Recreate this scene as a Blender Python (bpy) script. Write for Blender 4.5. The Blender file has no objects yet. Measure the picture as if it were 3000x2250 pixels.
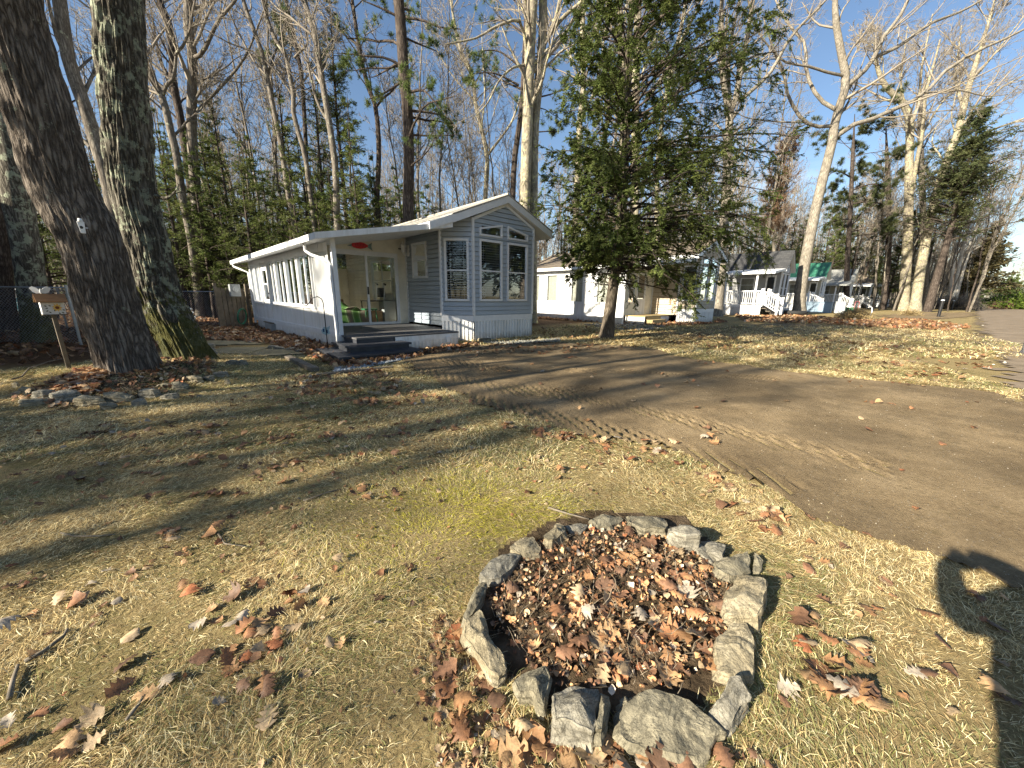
import bpy, bmesh, math, random
import numpy as np
from mathutils import Vector, Matrix, noise
random.seed(7); RNG=np.random.default_rng(11)
PI=math.pi; rad=math.radians
SC=bpy.context.scene; COL=SC.collection
# ------------------------------------------------------------------ camera model (metres, camera above the origin)
H=1.3; FOC=1082.; CP,SP=math.cos(rad(13.5)),math.sin(rad(13.5)); CR,SR=math.cos(rad(.65)),math.sin(rad(.65))
def ray(px,py):
    a0=(px-1500)/FOC; b0=(1125-py)/FOC
    a=a0*CR-b0*SR; b=a0*SR+b0*CR
    return (a, CP+b*SP, -SP+b*CP)
def gp(px,py,z=0.):
    d=ray(px,py); t=(z-H)/d[2]; return (d[0]*t,d[1]*t)
def PX(px,py,D):
    d=ray(px,py); t=D/d[1]; return (d[0]*t,D,H+d[2]*t)
def pix(x,y,z=0.):
    z-=H; w=y*CP-z*SP; b=(y*SP+z*CP)/w; a=x/w
    return (1500+FOC*(a*CR+b*SR), 1125-FOC*(-a*SR+b*CR))
SUNV=np.array([1.21,.865,-.677]); SUNV/=np.linalg.norm(SUNV)   # direction the light travels
# ------------------------------------------------------------------ tagging
def tag(o,label=None,cat=None,group=None,kind=None):
    if label: o['label']=label
    if cat: o['category']=cat
    if group: o['group']=group
    if kind: o['kind']=kind
    return o
def empty(name,loc=(0,0,0),rz=0.,label=None,cat=None,group=None):
    o=bpy.data.objects.new(name,None); o.empty_display_size=.2; COL.objects.link(o)
    o.location=loc; o.rotation_euler=(0,0,rz); return tag(o,label,cat,group)
def link(name,me,mat=None,parent=None):
    o=bpy.data.objects.new(name,me); COL.objects.link(o)
    if mat is not None and not me.materials: me.materials.append(mat)
    if parent: o.parent=parent
    return o
def copy_tree(o,parent=None):
    c=o.copy(); COL.objects.link(c); c.parent=parent
    for ch in list(o.children): copy_tree(ch,c)
    return c
def np_mesh(name,V,F,smooth=False,cols=None):
    """V (n,3), F (m,k) all the same k"""
    me=bpy.data.meshes.new(name); V=np.asarray(V,dtype=np.float32); F=np.asarray(F,dtype=np.int32)
    m,k=F.shape
    me.vertices.add(len(V)); me.vertices.foreach_set('co',V.ravel())
    me.loops.add(m*k); me.loops.foreach_set('vertex_index',F.ravel())
    me.polygons.add(m); me.polygons.foreach_set('loop_start',np.arange(0,m*k,k,dtype=np.int32))
    me.polygons.foreach_set('loop_total',np.full(m,k,dtype=np.int32))
    if smooth: me.polygons.foreach_set('use_smooth',np.ones(m,dtype=bool))
    me.update(calc_edges=True)
    if cols is not None:
        at=me.color_attributes.new('Col','FLOAT_COLOR','POINT')
        c=np.ones((len(V),4),dtype=np.float32); c[:,:3]=cols; at.data.foreach_set('color',c.ravel())
    return me
# ------------------------------------------------------------------ mesh builder
class MB:
    """collects shapes, optionally through a basis (origin, x axis in plan, outward y axis)"""
    def __init__(s,basis=None): s.v=[]; s.f=[]; s.b=basis; s.sm=False
    def P(s,p):
        if s.b is None: return tuple(p)
        (ox,oy),(ax,ay),(bx,by)=s.b
        return (ox+ax*p[0]+bx*p[1], oy+ay*p[0]+by*p[1], p[2])
    def add(s,pts,faces):
        n=len(s.v); s.v+= [s.P(p) for p in pts]; s.f+= [tuple(n+i for i in f) for f in faces]
    def box(s,x0,x1,y0,y1,z0,z1):
        if x0>x1:x0,x1=x1,x0
        if y0>y1:y0,y1=y1,y0
        if z0>z1:z0,z1=z1,z0
        s.add([(x0,y0,z0),(x1,y0,z0),(x1,y1,z0),(x0,y1,z0),(x0,y0,z1),(x1,y0,z1),(x1,y1,z1),(x0,y1,z1)],
              [(0,3,2,1),(4,5,6,7),(0,1,5,4),(1,2,6,5),(2,3,7,6),(3,0,4,7)]); return s
    def quad(s,a,b,c,d): s.add([a,b,c,d],[(0,1,2,3)]); return s
    def prism(s,poly,z0,z1):
        n=len(poly); s.add([(x,y,z0) for x,y in poly]+[(x,y,z1) for x,y in poly],
            [tuple(range(n-1,-1,-1)),tuple(range(n,2*n))]+[(i,(i+1)%n,n+(i+1)%n,n+i) for i in range(n)]); return s
    def xprism(s,poly,y0,y1):
        """polygon in x,z extruded along y"""
        n=len(poly); s.add([(x,y0,z) for x,z in poly]+[(x,y1,z) for x,z in poly],
            [tuple(range(n)),tuple(range(2*n-1,n-1,-1))]+[((i+1)%n,i,n+i,n+(i+1)%n) for i in range(n)]); return s
    def bar(s,a,b,w,h=None):
        """square bar from a to b"""
        h=h or w; a=Vector(a); b=Vector(b); d=(b-a).normalized(); up=Vector((0,0,1)) if abs(d.z)<.95 else Vector((1,0,0))
        x=d.cross(up).normalized()*w/2; y=x.cross(d).normalized()*h/2
        p=[a-x-y,a+x-y,a+x+y,a-x+y,b-x-y,b+x-y,b+x+y,b-x+y]
        s.add([tuple(q) for q in p],[(0,1,2,3),(7,6,5,4),(0,4,5,1),(1,5,6,2),(2,6,7,3),(3,7,4,0)]); return s
    def tube(s,pts,r,k=8,cap=True):
        pts=[Vector(p) for p in pts]; n=len(pts); rs=r if isinstance(r,(list,tuple)) else [r]*n
        vs=[]; ref=None
        for i,p in enumerate(pts):
            d=(pts[min(i+1,n-1)]-pts[max(i-1,0)]).normalized()
            if ref is None: ref=Vector((0,0,1)) if abs(d.z)<.9 else Vector((1,0,0))
            x=d.cross(ref); 
            if x.length<1e-4: x=d.cross(Vector((0,1,0)))
            x.normalize(); y=d.cross(x).normalized(); ref=x.cross(d)
            for j in range(k):
                t=2*PI*j/k; vs.append(tuple(p+x*math.cos(t)*rs[i]+y*math.sin(t)*rs[i]))
        fs=[(i*k+j,i*k+(j+1)%k,(i+1)*k+(j+1)%k,(i+1)*k+j) for i in range(n-1) for j in range(k)]
        if cap: fs+=[tuple(range(k-1,-1,-1)),tuple(range((n-1)*k,n*k))]
        s.add(vs,fs); return s
    def lathe(s,prof,c=(0,0,0),k=16):
        vs=[(c[0]+r*math.cos(2*PI*j/k),c[1]+r*math.sin(2*PI*j/k),c[2]+z) for r,z in prof for j in range(k)]
        n=len(prof); fs=[(i*k+j,i*k+(j+1)%k,(i+1)*k+(j+1)%k,(i+1)*k+j) for i in range(n-1) for j in range(k)]
        fs+=[tuple(range(k-1,-1,-1)),tuple(range((n-1)*k,n*k))]
        s.add(vs,fs); return s
    def mesh(s,name='m'):
        me=bpy.data.meshes.new(name); me.from_pydata(s.v,[],s.f); me.update()
        if s.sm:
            for p in me.polygons: p.use_smooth=True
        return me
    def build(s,name,mat,parent=None,bevel=0.):
        o=link(name,s.mesh(name),mat,parent)
        if bevel:
            m=o.modifiers.new('b','BEVEL'); m.width=bevel; m.segments=2; m.limit_method='ANGLE'
        return o
# ------------------------------------------------------------------ materials
def mk(name):
    m=bpy.data.materials.new(name); m.use_nodes=True; nt=m.node_tree; nt.nodes.clear()
    out=nt.nodes.new('ShaderNodeOutputMaterial'); b=nt.nodes.new('ShaderNodeBsdfPrincipled')
    nt.links.new(b.outputs[0],out.inputs[0]); return m,nt,b,out
def N(nt,t,**k):
    n=nt.nodes.new('ShaderNode'+t)
    for a,v in k.items():
        if a.startswith('i_'): n.inputs[a[2:].replace('_',' ')].default_value=v
        else: setattr(n,a,v)
    return n
def ramp(nt,src,stops,interp='LINEAR'):
    r=N(nt,'ValToRGB'); r.color_ramp.interpolation=interp; e=r.color_ramp.elements
    while len(e)<len(stops): e.new(.5)
    for i,(p,c) in enumerate(stops):
        e[i].position=p; e[i].color=(c[0],c[1],c[2],1) if not isinstance(c,(int,float)) else (c,c,c,1)
    nt.links.new(src,r.inputs[0]); return r.outputs[0]
def coords(nt,kind='Object',scale=(1,1,1)):
    tc=N(nt,'TexCoord'); mp=N(nt,'Mapping'); mp.inputs['Scale'].default_value=scale
    nt.links.new(tc.outputs[kind],mp.inputs[0]); return mp.outputs[0]
def nz(nt,vec,scale,detail=4,rough=.6,dist=0.):
    n=N(nt,'TexNoise'); n.inputs['Scale'].default_value=scale; n.inputs['Detail'].default_value=detail
    n.inputs['Roughness'].default_value=rough; n.inputs['Distortion'].default_value=dist
    nt.links.new(vec,n.inputs['Vector']); return n.outputs[0]
def mix(nt,fac,a,b,mode='MIX'):
    m=N(nt,'Mix'); m.data_type='RGBA'; m.blend_type=mode
    for s,v in ((m.inputs[0],fac),(m.inputs[6],a),(m.inputs[7],b)):
        if isinstance(v,(int,float)): s.default_value=v
        elif isinstance(v,tuple): s.default_value=(v[0],v[1],v[2],1)
        else: nt.links.new(v,s)
    return m.outputs[2]
def bump(nt,b,h,strength=.5,dist=.01):
    n=N(nt,'Bump'); n.inputs['Strength'].default_value=strength; n.inputs['Distance'].default_value=dist
    nt.links.new(h,n.inputs['Height']); nt.links.new(n.outputs[0],b.inputs['Normal'])
def nmat(name,c1,c2,scale=4,rough=.7,bmp=0.,bdist=.01,stretch=(1,1,1),bscale=None,spec=.3,c3=None,kind='Object',metal=0):
    m,nt,b,_=mk(name); v=coords(nt,kind,stretch); n1=nz(nt,v,scale,6,.65)
    st=[(.3,c1),(.7,c2)] if c3 is None else [(.28,c1),(.5,c2),(.72,c3)]
    nt.links.new(ramp(nt,n1,st),b.inputs['Base Color'])
    b.inputs['Roughness'].default_value=rough; b.inputs['Specular IOR Level'].default_value=spec; b.inputs['Metallic'].default_value=metal
    if bmp: bump(nt,b,nz(nt,v,bscale or scale*4,6,.7),bmp,bdist)
    return m
def colattr(name,rough=.8,trans=0.,spec=.2,var=None):
    m,nt,b,out=mk(name); a=N(nt,'Attribute',attribute_name='Col'); c=a.outputs['Color']
    if var:
        v=coords(nt); nn=nz(nt,v,var*1.6,6,.75); c=mix(nt,1.,c,ramp(nt,nn,[(.3,(.45,.42,.4)),(.5,(.95,.95,.95)),(.7,(1.4,1.3,1.2))]),'MULTIPLY'); bump(nt,b,nn,.5,.004)
    nt.links.new(c,b.inputs['Base Color']); b.inputs['Roughness'].default_value=rough; b.inputs['Specular IOR Level'].default_value=spec
    if trans:
        t=N(nt,'BsdfTranslucent'); nt.links.new(c,t.inputs[0]); ms=N(nt,'MixShader'); ms.inputs[0].default_value=trans
        nt.links.new(b.outputs[0],ms.inputs[1]); nt.links.new(t.outputs[0],ms.inputs[2]); nt.links.new(ms.outputs[0],out.inputs[0])
    return m
def bark(name,c1,c2,c3,lichen=None,lich=.58,moss=None,sc=9.,bmp=.9,bd=.03,mosstop=1.2):
    m,nt,b,_=mk(name); v=coords(nt,'Object',(1,1,.13)); v0=coords(nt,'Object')
    w=N(nt,'TexNoise'); w.inputs['Scale'].default_value=6.; w.inputs['Detail'].default_value=5; nt.links.new(v,w.inputs['Vector'])
    vv=mix(nt,.16,v,w.outputs['Color'])
    vo=N(nt,'TexVoronoi',feature='DISTANCE_TO_EDGE'); vo.inputs['Scale'].default_value=sc*2.6; nt.links.new(vv,vo.inputs['Vector'])
    fine=nz(nt,coords(nt,'Object',(1,1,.4)),sc*6,8,.8)
    hgt=mix(nt,.62,ramp(nt,vo.outputs[0],[(0.,0.),(.3,1.)]),fine)
    big=nz(nt,v0,2.2,5,.65)
    col=ramp(nt,hgt,[(.22,c1),(.5,c2),(.78,c3)]); col=mix(nt,1.,col,ramp(nt,big,[(.3,(.7,.68,.66)),(.7,(1.15,1.15,1.15))]),'MULTIPLY')
    if lichen:
        lm=ramp(nt,nz(nt,v0,5.5,8,.72),[(lich,0.),(lich+.05,1.)]); col=mix(nt,lm,col,mix(nt,fine,lichen,tuple(x*1.5 for x in lichen)))
    if moss:
        sx=N(nt,'SeparateXYZ'); nt.links.new(v0,sx.inputs[0])
        ma=N(nt,'Math',operation='MULTIPLY_ADD'); nt.links.new(nz(nt,v0,3.,6,.7),ma.inputs[0]); ma.inputs[1].default_value=3.2
        mz=N(nt,'Math',operation='MULTIPLY'); nt.links.new(sx.outputs[2],mz.inputs[0]); mz.inputs[1].default_value=-.75/mosstop
        nt.links.new(mz.outputs[0],ma.inputs[2]); mm=ramp(nt,ma.outputs[0],[(.95,0.),(1.35,.8)])
        col=mix(nt,mm,col,mix(nt,fine,moss,tuple(x*1.6 for x in moss)))
    nt.links.new(col,b.inputs['Base Color']); b.inputs['Roughness'].default_value=.95; b.inputs['Specular IOR Level'].default_value=.15
    bump(nt,b,hgt,bmp,bd); return m
def leafmat(name,c1,c2,c3,scale=1.2,trans=.3):
    m,nt,b,out=mk(name); v=coords(nt); c=ramp(nt,nz(nt,v,scale,6,.75),[(.3,c1),(.5,c2),(.68,c3)])
    nt.links.new(c,b.inputs['Base Color']); b.inputs['Roughness'].default_value=.75; b.inputs['Specular IOR Level'].default_value=.2
    t=N(nt,'BsdfTranslucent'); nt.links.new(c,t.inputs[0]); ms=N(nt,'MixShader'); ms.inputs[0].default_value=trans
    nt.links.new(b.outputs[0],ms.inputs[1]); nt.links.new(t.outputs[0],ms.inputs[2]); nt.links.new(ms.outputs[0],out.inputs[0]); return m
def glassmat(name,tint=(.88,.9,.92),refl=.0,ior=1.42):
    m,nt,b,out=mk(name); nt.nodes.remove(b)
    t=N(nt,'BsdfTransparent'); t.inputs[0].default_value=(*tint,1); g=N(nt,'BsdfGlossy'); g.inputs['Roughness'].default_value=.02
    g.inputs[0].default_value=(.9,.95,1,1); fr=N(nt,'Fresnel'); fr.inputs[0].default_value=ior
    ad=N(nt,'Math',operation='ADD'); ad.inputs[1].default_value=refl; nt.links.new(fr.outputs[0],ad.inputs[0])
    ms=N(nt,'MixShader'); nt.links.new(ad.outputs[0],ms.inputs[0]); nt.links.new(t.outputs[0],ms.inputs[1]); nt.links.new(g.outputs[0],ms.inputs[2])
    nt.links.new(ms.outputs[0],out.inputs[0]); return m
def plain(name,c,rough=.6,spec=.4,metal=0.,v=.12):
    return nmat(name,tuple(x*(1-v) for x in c),tuple(min(1,x*(1+v)) for x in c),3.,rough,spec=spec,metal=metal)
def shingle(name,c1,c2,c3):
    m,nt,b,_=mk(name); v=coords(nt,'Object'); br=N(nt,'TexBrick'); br.offset=.5
    br.inputs['Scale'].default_value=1.; br.inputs['Brick Width'].default_value=.3; br.inputs['Row Height'].default_value=.14
    br.inputs['Mortar Size'].default_value=.008; br.inputs['Color1'].default_value=(*c1,1); br.inputs['Color2'].default_value=(*c2,1); br.inputs['Mortar'].default_value=(*[x*.45 for x in c1],1)
    mp=N(nt,'Mapping'); mp.inputs['Rotation'].default_value=(0,0,PI/2); nt.links.new(v,mp.inputs[0]); nt.links.new(mp.outputs[0],br.inputs['Vector'])
    c=mix(nt,ramp(nt,nz(nt,v,1.3,6,.7),[(.45,0.),(.65,.7)]),br.outputs[0],c3)
    c=mix(nt,.5,c,ramp(nt,nz(nt,v,60,4),[(.3,.4),(.7,1.)]),'MULTIPLY')
    nt.links.new(c,b.inputs['Base Color']); b.inputs['Roughness'].default_value=.92; bump(nt,b,br.outputs[1],-.6,.01); return m
M={}
def vinyl(name):
    m,nt,b,_=mk(name); v=coords(nt); a=nz(nt,coords(nt,'Object',(3,3,.35)),2.,6,.7); c=ramp(nt,a,[(.3,(.6,.6,.58)),(.55,(.76,.77,.77)),(.8,(.8,.81,.82))])
    sx=N(nt,'SeparateXYZ'); nt.links.new(v,sx.inputs[0]); ad=N(nt,'Math',operation='MULTIPLY_ADD'); nt.links.new(nz(nt,v,7,6,.7),ad.inputs[0]); ad.inputs[1].default_value=.55; nt.links.new(sx.outputs[2],ad.inputs[2])
    c=mix(nt,ramp(nt,ad.outputs[0],[(.22,.75),(.52,0.)]),c,(.3,.25,.18)); nt.links.new(c,b.inputs['Base Color']); b.inputs['Roughness'].default_value=.5; bump(nt,b,nz(nt,v,30,3),.06,.004); return m
M['vinyl_white']=vinyl('white_vinyl')
M['vinyl_trim']=nmat('white_trim',(.66,.68,.7),(.78,.79,.8),5,.4)
M['siding_blue']=nmat('blue_grey_siding',(.34,.39,.44),(.42,.47,.52),1.2,.5,.15,.003,(1,1,1),60)
M['siding_grey']=nmat('grey_siding',(.27,.275,.27),(.35,.355,.35),1.2,.5,.1,.003,(1,1,1),60)
M['siding_tan']=nmat('tan_siding',(.4,.38,.32),(.5,.48,.4),1.2,.5)
M['siding_dark']=nmat('dark_grey_siding',(.1,.105,.11),(.15,.155,.16),1.2,.5)
M['siding_sage']=nmat('sage_siding',(.2,.22,.19),(.27,.29,.26),1.2,.5)
M['soffit']=plain('soffit_white',(.7,.7,.68))
M['deck']=nmat('grey_composite_deck',(.085,.085,.09),(.14,.135,.13),3,.55,.3,.003,(1,8,1),20)
M['deck_dark']=nmat('charcoal_deck_step',(.03,.033,.042),(.06,.063,.072),3,.5,.2,.003)
M['wood_new']=nmat('fresh_yellow_timber',(.3,.23,.11),(.45,.35,.18),5,.7,.3,.005,(1,6,6))
M['wood_old']=nmat('weathered_timber',(.1,.085,.065),(.2,.17,.13),5,.85,.5,.01,(1,1,1))
M['wood_brown']=nmat('stained_brown_wood',(.2,.1,.045),(.32,.18,.08),6,.6,.3,.004,(1,6,10))
M['shingle_tan']=shingle('tan_shingles',(.42,.39,.33),(.5,.47,.4),(.36,.34,.29))
M['shingle_brown']=shingle('brown_shingles',(.17,.14,.1),(.25,.2,.15),(.12,.1,.08))
M['shingle_dark']=shingle('charcoal_shingles',(.045,.047,.05),(.075,.075,.075),(.03,.03,.032))
M['roof_green']=nmat('green_metal_roof',(.03,.13,.085),(.05,.19,.12),2,.4,spec=.5)
M['roof_pale']=shingle('pale_grey_shingles',(.34,.35,.33),(.45,.45,.42),(.2,.21,.2))
M['glass']=glassmat('window_glass'); M['glass_clear']=glassmat('door_glass',(.97,.98,.97),.0,1.22)
M['black']=plain('black_metal',(.015,.015,.017),.4); M['rubber']=plain('black_rubber',(.02,.02,.02),.8)
def light_pass():  # white panel made half see-through to let sun onto the porch wall
    m,nt,b,out=mk('light_passing_vinyl'); t=N(nt,'BsdfTransparent'); t.inputs[0].default_value=(1,1,1,1); b.inputs['Base Color'].default_value=(.8,.82,.83,1); b.inputs['Roughness'].default_value=.4
    ms=N(nt,'MixShader'); ms.inputs[0].default_value=.5; nt.links.new(b.outputs[0],ms.inputs[2]); nt.links.new(t.outputs[0],ms.inputs[1]); nt.links.new(ms.outputs[0],out.inputs[0]); return m
M['light_pass']=light_pass()
M['unlit']=plain('unlit_space_black',(.03,.028,.025),.9); M['room']=plain('cream_room_wall',(.74,.71,.6),.8)  # near-black painted in for the shade of unlit spaces
M['floor_in']=plain('interior_floor',(.3,.26,.2),.7); M['blind']=plain('white_blind',(.75,.75,.74),.5)
M['screen']=plain('grey_window_screen',(.2,.2,.18),.8); M['curtain']=nmat('cream_curtain',(.4,.38,.3),(.6,.57,.46),8,.9,.3,.01,(6,6,.3))
M['red']=plain('red_paint',(.6,.03,.035),.5); M['teal']=plain('teal_grey_paint',(.16,.24,.24),.5)
M['green_hose']=plain('green_hose',(.01,.16,.08),.35,.6); M['pink']=plain('pink_ribbon',(.85,.12,.2),.6)
M['white']=plain('white_plastic',(.78,.78,.76),.4); M['steel']=plain('galvanised_steel',(.32,.34,.36),.4,metal=.6)
M['blue']=plain('blue_plastic',(.2,.28,.36),.5); M['navy']=plain('navy_fabric',(.02,.06,.16),.8); M['green_bin']=plain('green_plastic',(.03,.16,.07),.5)
M['cardboard']=plain('brown_cardboard',(.34,.22,.12),.9); M['grey_plastic']=plain('grey_plastic',(.3,.32,.33),.5)
M['stone_tan']=None
def stonewall():
    m,nt,b,_=mk('tan_stone_cladding'); v=coords(nt); sx=N(nt,'SeparateXYZ'); nt.links.new(v,sx.inputs[0])
    ad=N(nt,'Math',operation='ADD'); nt.links.new(sx.outputs[0],ad.inputs[0]); nt.links.new(sx.outputs[1],ad.inputs[1])
    cb=N(nt,'CombineXYZ'); nt.links.new(ad.outputs[0],cb.inputs[0]); nt.links.new(sx.outputs[2],cb.inputs[1])
    br=N(nt,'TexBrick'); br.offset=.37; br.squash=.6; br.squash_frequency=3; br.inputs['Scale'].default_value=1; br.inputs['Brick Width'].default_value=.34; br.inputs['Row Height'].default_value=.19
    br.inputs['Mortar Size'].default_value=.008; br.inputs['Color1'].default_value=(.56,.5,.4,1); br.inputs['Color2'].default_value=(.44,.38,.29,1); br.inputs['Mortar'].default_value=(.25,.2,.13,1)
    nt.links.new(cb.outputs[0],br.inputs['Vector']); c=mix(nt,ramp(nt,nz(nt,v,2.2,3),[(.55,0.),(.6,.5)]),br.outputs[0],(.55,.38,.22))
    nt.links.new(c,b.inputs['Base Color']); b.inputs['Roughness'].default_value=.85; bump(nt,b,br.outputs[1],-.5,.01); return m
M['stone_tan']=stonewall()
M['bark_oak']=bark('oak_bark',(.04,.033,.027),(.17,.145,.122),(.34,.3,.255),(.26,.28,.21),.62,sc=9,bd=.045)
M['bark_moss']=bark('mossy_oak_bark',(.03,.026,.02),(.13,.12,.098),(.29,.27,.225),(.25,.27,.2),.52,(.06,.06,.014),sc=9,bd=.045,mosstop=1.15)
M['bark_grey']=bark('pale_grey_bark',(.1,.09,.075),(.24,.215,.175),(.38,.345,.28),(.34,.34,.2),.62,sc=8,bmp=.4,bd=.015)
M['bark_pale']=bark('cream_lichen_bark',(.13,.11,.08),(.3,.27,.205),(.45,.41,.32),(.4,.38,.2),.55,sc=8,bmp=.35,bd=.015)
M['bark_mid']=bark('woodland_bark',(.07,.06,.05),(.17,.15,.125),(.3,.27,.225),(.3,.31,.22),.6,sc=10,bmp=.5,bd=.015)
M['bark_dark']=bark('dark_pine_bark',(.025,.02,.018),(.075,.06,.05),(.15,.125,.105),sc=8,bmp=.7,bd=.03)
M['bark_hem']=bark('hemlock_bark',(.04,.033,.026),(.11,.093,.072),(.2,.17,.135),sc=9,bmp=.6,bd=.02)
M['bark_birch']=bark('birch_bark',(.3,.27,.22),(.6,.56,.48),(.72,.68,.6),sc=12,bmp=.2,bd=.01)
M['twig']=nmat('grey_tan_twigs',(.16,.135,.11),(.32,.28,.22),.8,.85); M['twig_pale']=nmat('pale_tan_twigs',(.17,.145,.115),(.32,.28,.22),.8,.85)
M['hemlock']=leafmat('hemlock_needles',(.045,.07,.018),(.1,.135,.034),(.19,.21,.06),.9)
M['spruce']=leafmat('spruce_needles',(.055,.08,.022),(.12,.15,.04),(.24,.25,.08),.6)
M['pine']=leafmat('pine_needles',(.045,.075,.022),(.1,.14,.04),(.2,.22,.07),.8)
M['darkfir']=leafmat('dark_evergreen_needles',(.035,.052,.022),(.075,.092,.036),(.14,.145,.06),.5)
M['rust']=leafmat('rusty_brown_leaves',(.14,.085,.05),(.24,.155,.1),(.33,.23,.15),.8)
M['larch']=leafmat('brownish_larch',(.08,.07,.03),(.15,.13,.06),(.25,.2,.1),.8)
M['shrub_green']=leafmat('bright_shrub_leaves',(.07,.12,.02),(.13,.2,.03),(.22,.28,.05),1.5)
M['drygrass']=leafmat('dry_grass_stalks',(.2,.14,.06),(.36,.27,.13),(.5,.4,.2),1.5)
M['blades']=colattr('straw_grass_blades',.8,.25); M['leaves']=colattr('fallen_oak_leaves',.6,.15,.35,30.)
# ================================================================== GROUND
def gh(x,y):
    x=np.asarray(x,float); y=np.asarray(y,float)
    w=.016*np.sin(.9*x+.35*y)*np.sin(.8*y-.3*x+1.)+.008*np.sin(2.1*x-1.3*y+.7)
    fade=np.clip((14-np.hypot(x,y))/6,0,1)
    z=w*fade
    for (cx,cy),r,a in OAKM: z=z+a*np.exp(-((x-cx)**2+(y-cy)**2)/r**2)
    cx,cy=RINGC; z=z+.02*np.exp(-(((x-cx)/.5)**2+((y-cy)/.5)**2)**2)
    return z
OAK1=gp(366,1116); OAK2=gp(520,1078); RINGC=gp(1820,1760)
OAKM=[(OAK1,1.3,.10),(OAK2,1.3,.10)]
def inpoly(P,x,y):
    x=np.asarray(x); y=np.asarray(y); r=np.zeros(x.shape,bool); n=len(P)
    for i in range(n):
        x0,y0=P[i]; x1,y1=P[(i+1)%n]
        if y0==y1: continue
        c=((y0>y)!=(y1>y))&(x<(x1-x0)*(y-y0)/(y1-y0)+x0); r^=c
    return r
def wp(L): return [gp(*q) for q in L]
DRIVE=wp([(1175,1052),(1215,1085),(1290,1122),(1400,1188),(1550,1222),(1700,1270),(1840,1290),(2000,1330),(2150,1390),(2300,1462),(2450,1525),(2620,1585),(2800,1636),(2960,1690)])+[(4.6,1.2),(14,4),(16,11.0)]+wp([(2985,1185),(2900,1150),(2600,1118),(2330,1092),(2100,1062),(1990,1045),(1900,1022),(1700,1006),(1560,1005),(1400,1012),(1270,1030)])
DRIVE2=wp([(1880,982),(1960,966),(2100,956),(2300,948),(2480,955),(2620,966),(2760,970),(2880,978),(2925,1000),(2860,1010),(2700,1000),(2500,990),(2350,985),(2200,990),(2080,995),(1960,992)])
DRIVE3=wp([(2560,925),(2700,917),(2840,915),(2870,925),(2760,935),(2640,936)])
ROAD=wp([(3000,1185),(2975,1150),(2940,1085),(2895,1010),(2872,955),(2858,905),(2850,892)])+[gp(3060,891),(60,34),(40,20),(22,10)]
def vnoise(x,y,s,seed=0):
    r=np.random.default_rng(seed); G=r.random((64,64)); u=(x*s)%63; v=(y*s)%63
    i=np.floor(u).astype(int); j=np.floor(v).astype(int); fu=u-i; fv=v-j; fu=fu*fu*(3-2*fu); fv=fv*fv*(3-2*fv)
    i2=(i+1)%64; j2=(j+1)%64
    return (G[i,j]*(1-fu)*(1-fv)+G[i2,j]*fu*(1-fv)+G[i,j2]*(1-fu)*fv+G[i2,j2]*fu*fv)
# lawn sheet --------------------------------------------------------
t=np.linspace(-1,1,401); ax=1.1*np.sinh(6.35*t)
X,Y=np.meshgrid(ax,ax+3.,indexing='ij'); Z=gh(X,Y)
n=len(t); V=np.stack([X.ravel(),Y.ravel(),Z.ravel()],1); I=np.arange(n*n).reshape(n,n)
F=np.stack([I[:-1,:-1].ravel(),I[1:,:-1].ravel(),I[1:,1:].ravel(),I[:-1,1:].ravel()],1)
# zone mask: 0 lawn, 1 woodland floor
def woodmask(x,y):
    u=(x+1.121)*.737+(y-10.787)*.676; v=-(x+1.121)*.676+(y-10.787)*.737
    m=np.clip((v-2.0)/1.2,0,1)
    m2=np.clip(((-x)-7.6+.25*(y-6))/1.,0,1)*np.clip((y-5.6)/1.,0,1)
    far=np.clip((u-96)/8,0,1)
    return np.maximum(m,m2)*(1-far)
wm=woodmask(V[:,0],V[:,1])
me=np_mesh('lawn',V,F,True,np.stack([wm,wm,wm],1))
def lawnmat():
    m,nt,b,_=mk('dormant_lawn'); v=coords(nt)
    a=nz(nt,v,.55,5,.6); f=nz(nt,v,60,8,.85); g=nz(nt,v,4,6,.7)
    straw=ramp(nt,f,[(.3,(.08,.06,.03)),(.5,(.3,.23,.11)),(.75,(.6,.49,.26))])
    moss=ramp(nt,f,[(.3,(.035,.035,.012)),(.55,(.11,.11,.035)),(.8,(.26,.23,.08))])
    c=mix(nt,ramp(nt,mix(nt,.5,a,g),[(.5,0.),(.64,.65)]),straw,moss)
    wf=ramp(nt,mix(nt,.6,f,nz(nt,v,9,6,.8)),[(.3,(.018,.012,.008)),(.48,(.075,.045,.025)),(.62,(.16,.095,.05)),(.78,(.3,.2,.12))])
    at=N(nt,'Attribute',attribute_name='Col'); sx=N(nt,'SeparateColor'); nt.links.new(at.outputs[0],sx.inputs[0])
    c=mix(nt,sx.outputs[0],c,wf); nt.links.new(c,b.inputs['Base Color']); b.inputs['Roughness'].default_value=1.; b.inputs['Specular IOR Level'].default_value=.05
    bump(nt,b,mix(nt,.5,f,g),.9,.03); return m
tag(link('lawn',me,lawnmat()),kind='structure')
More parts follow.
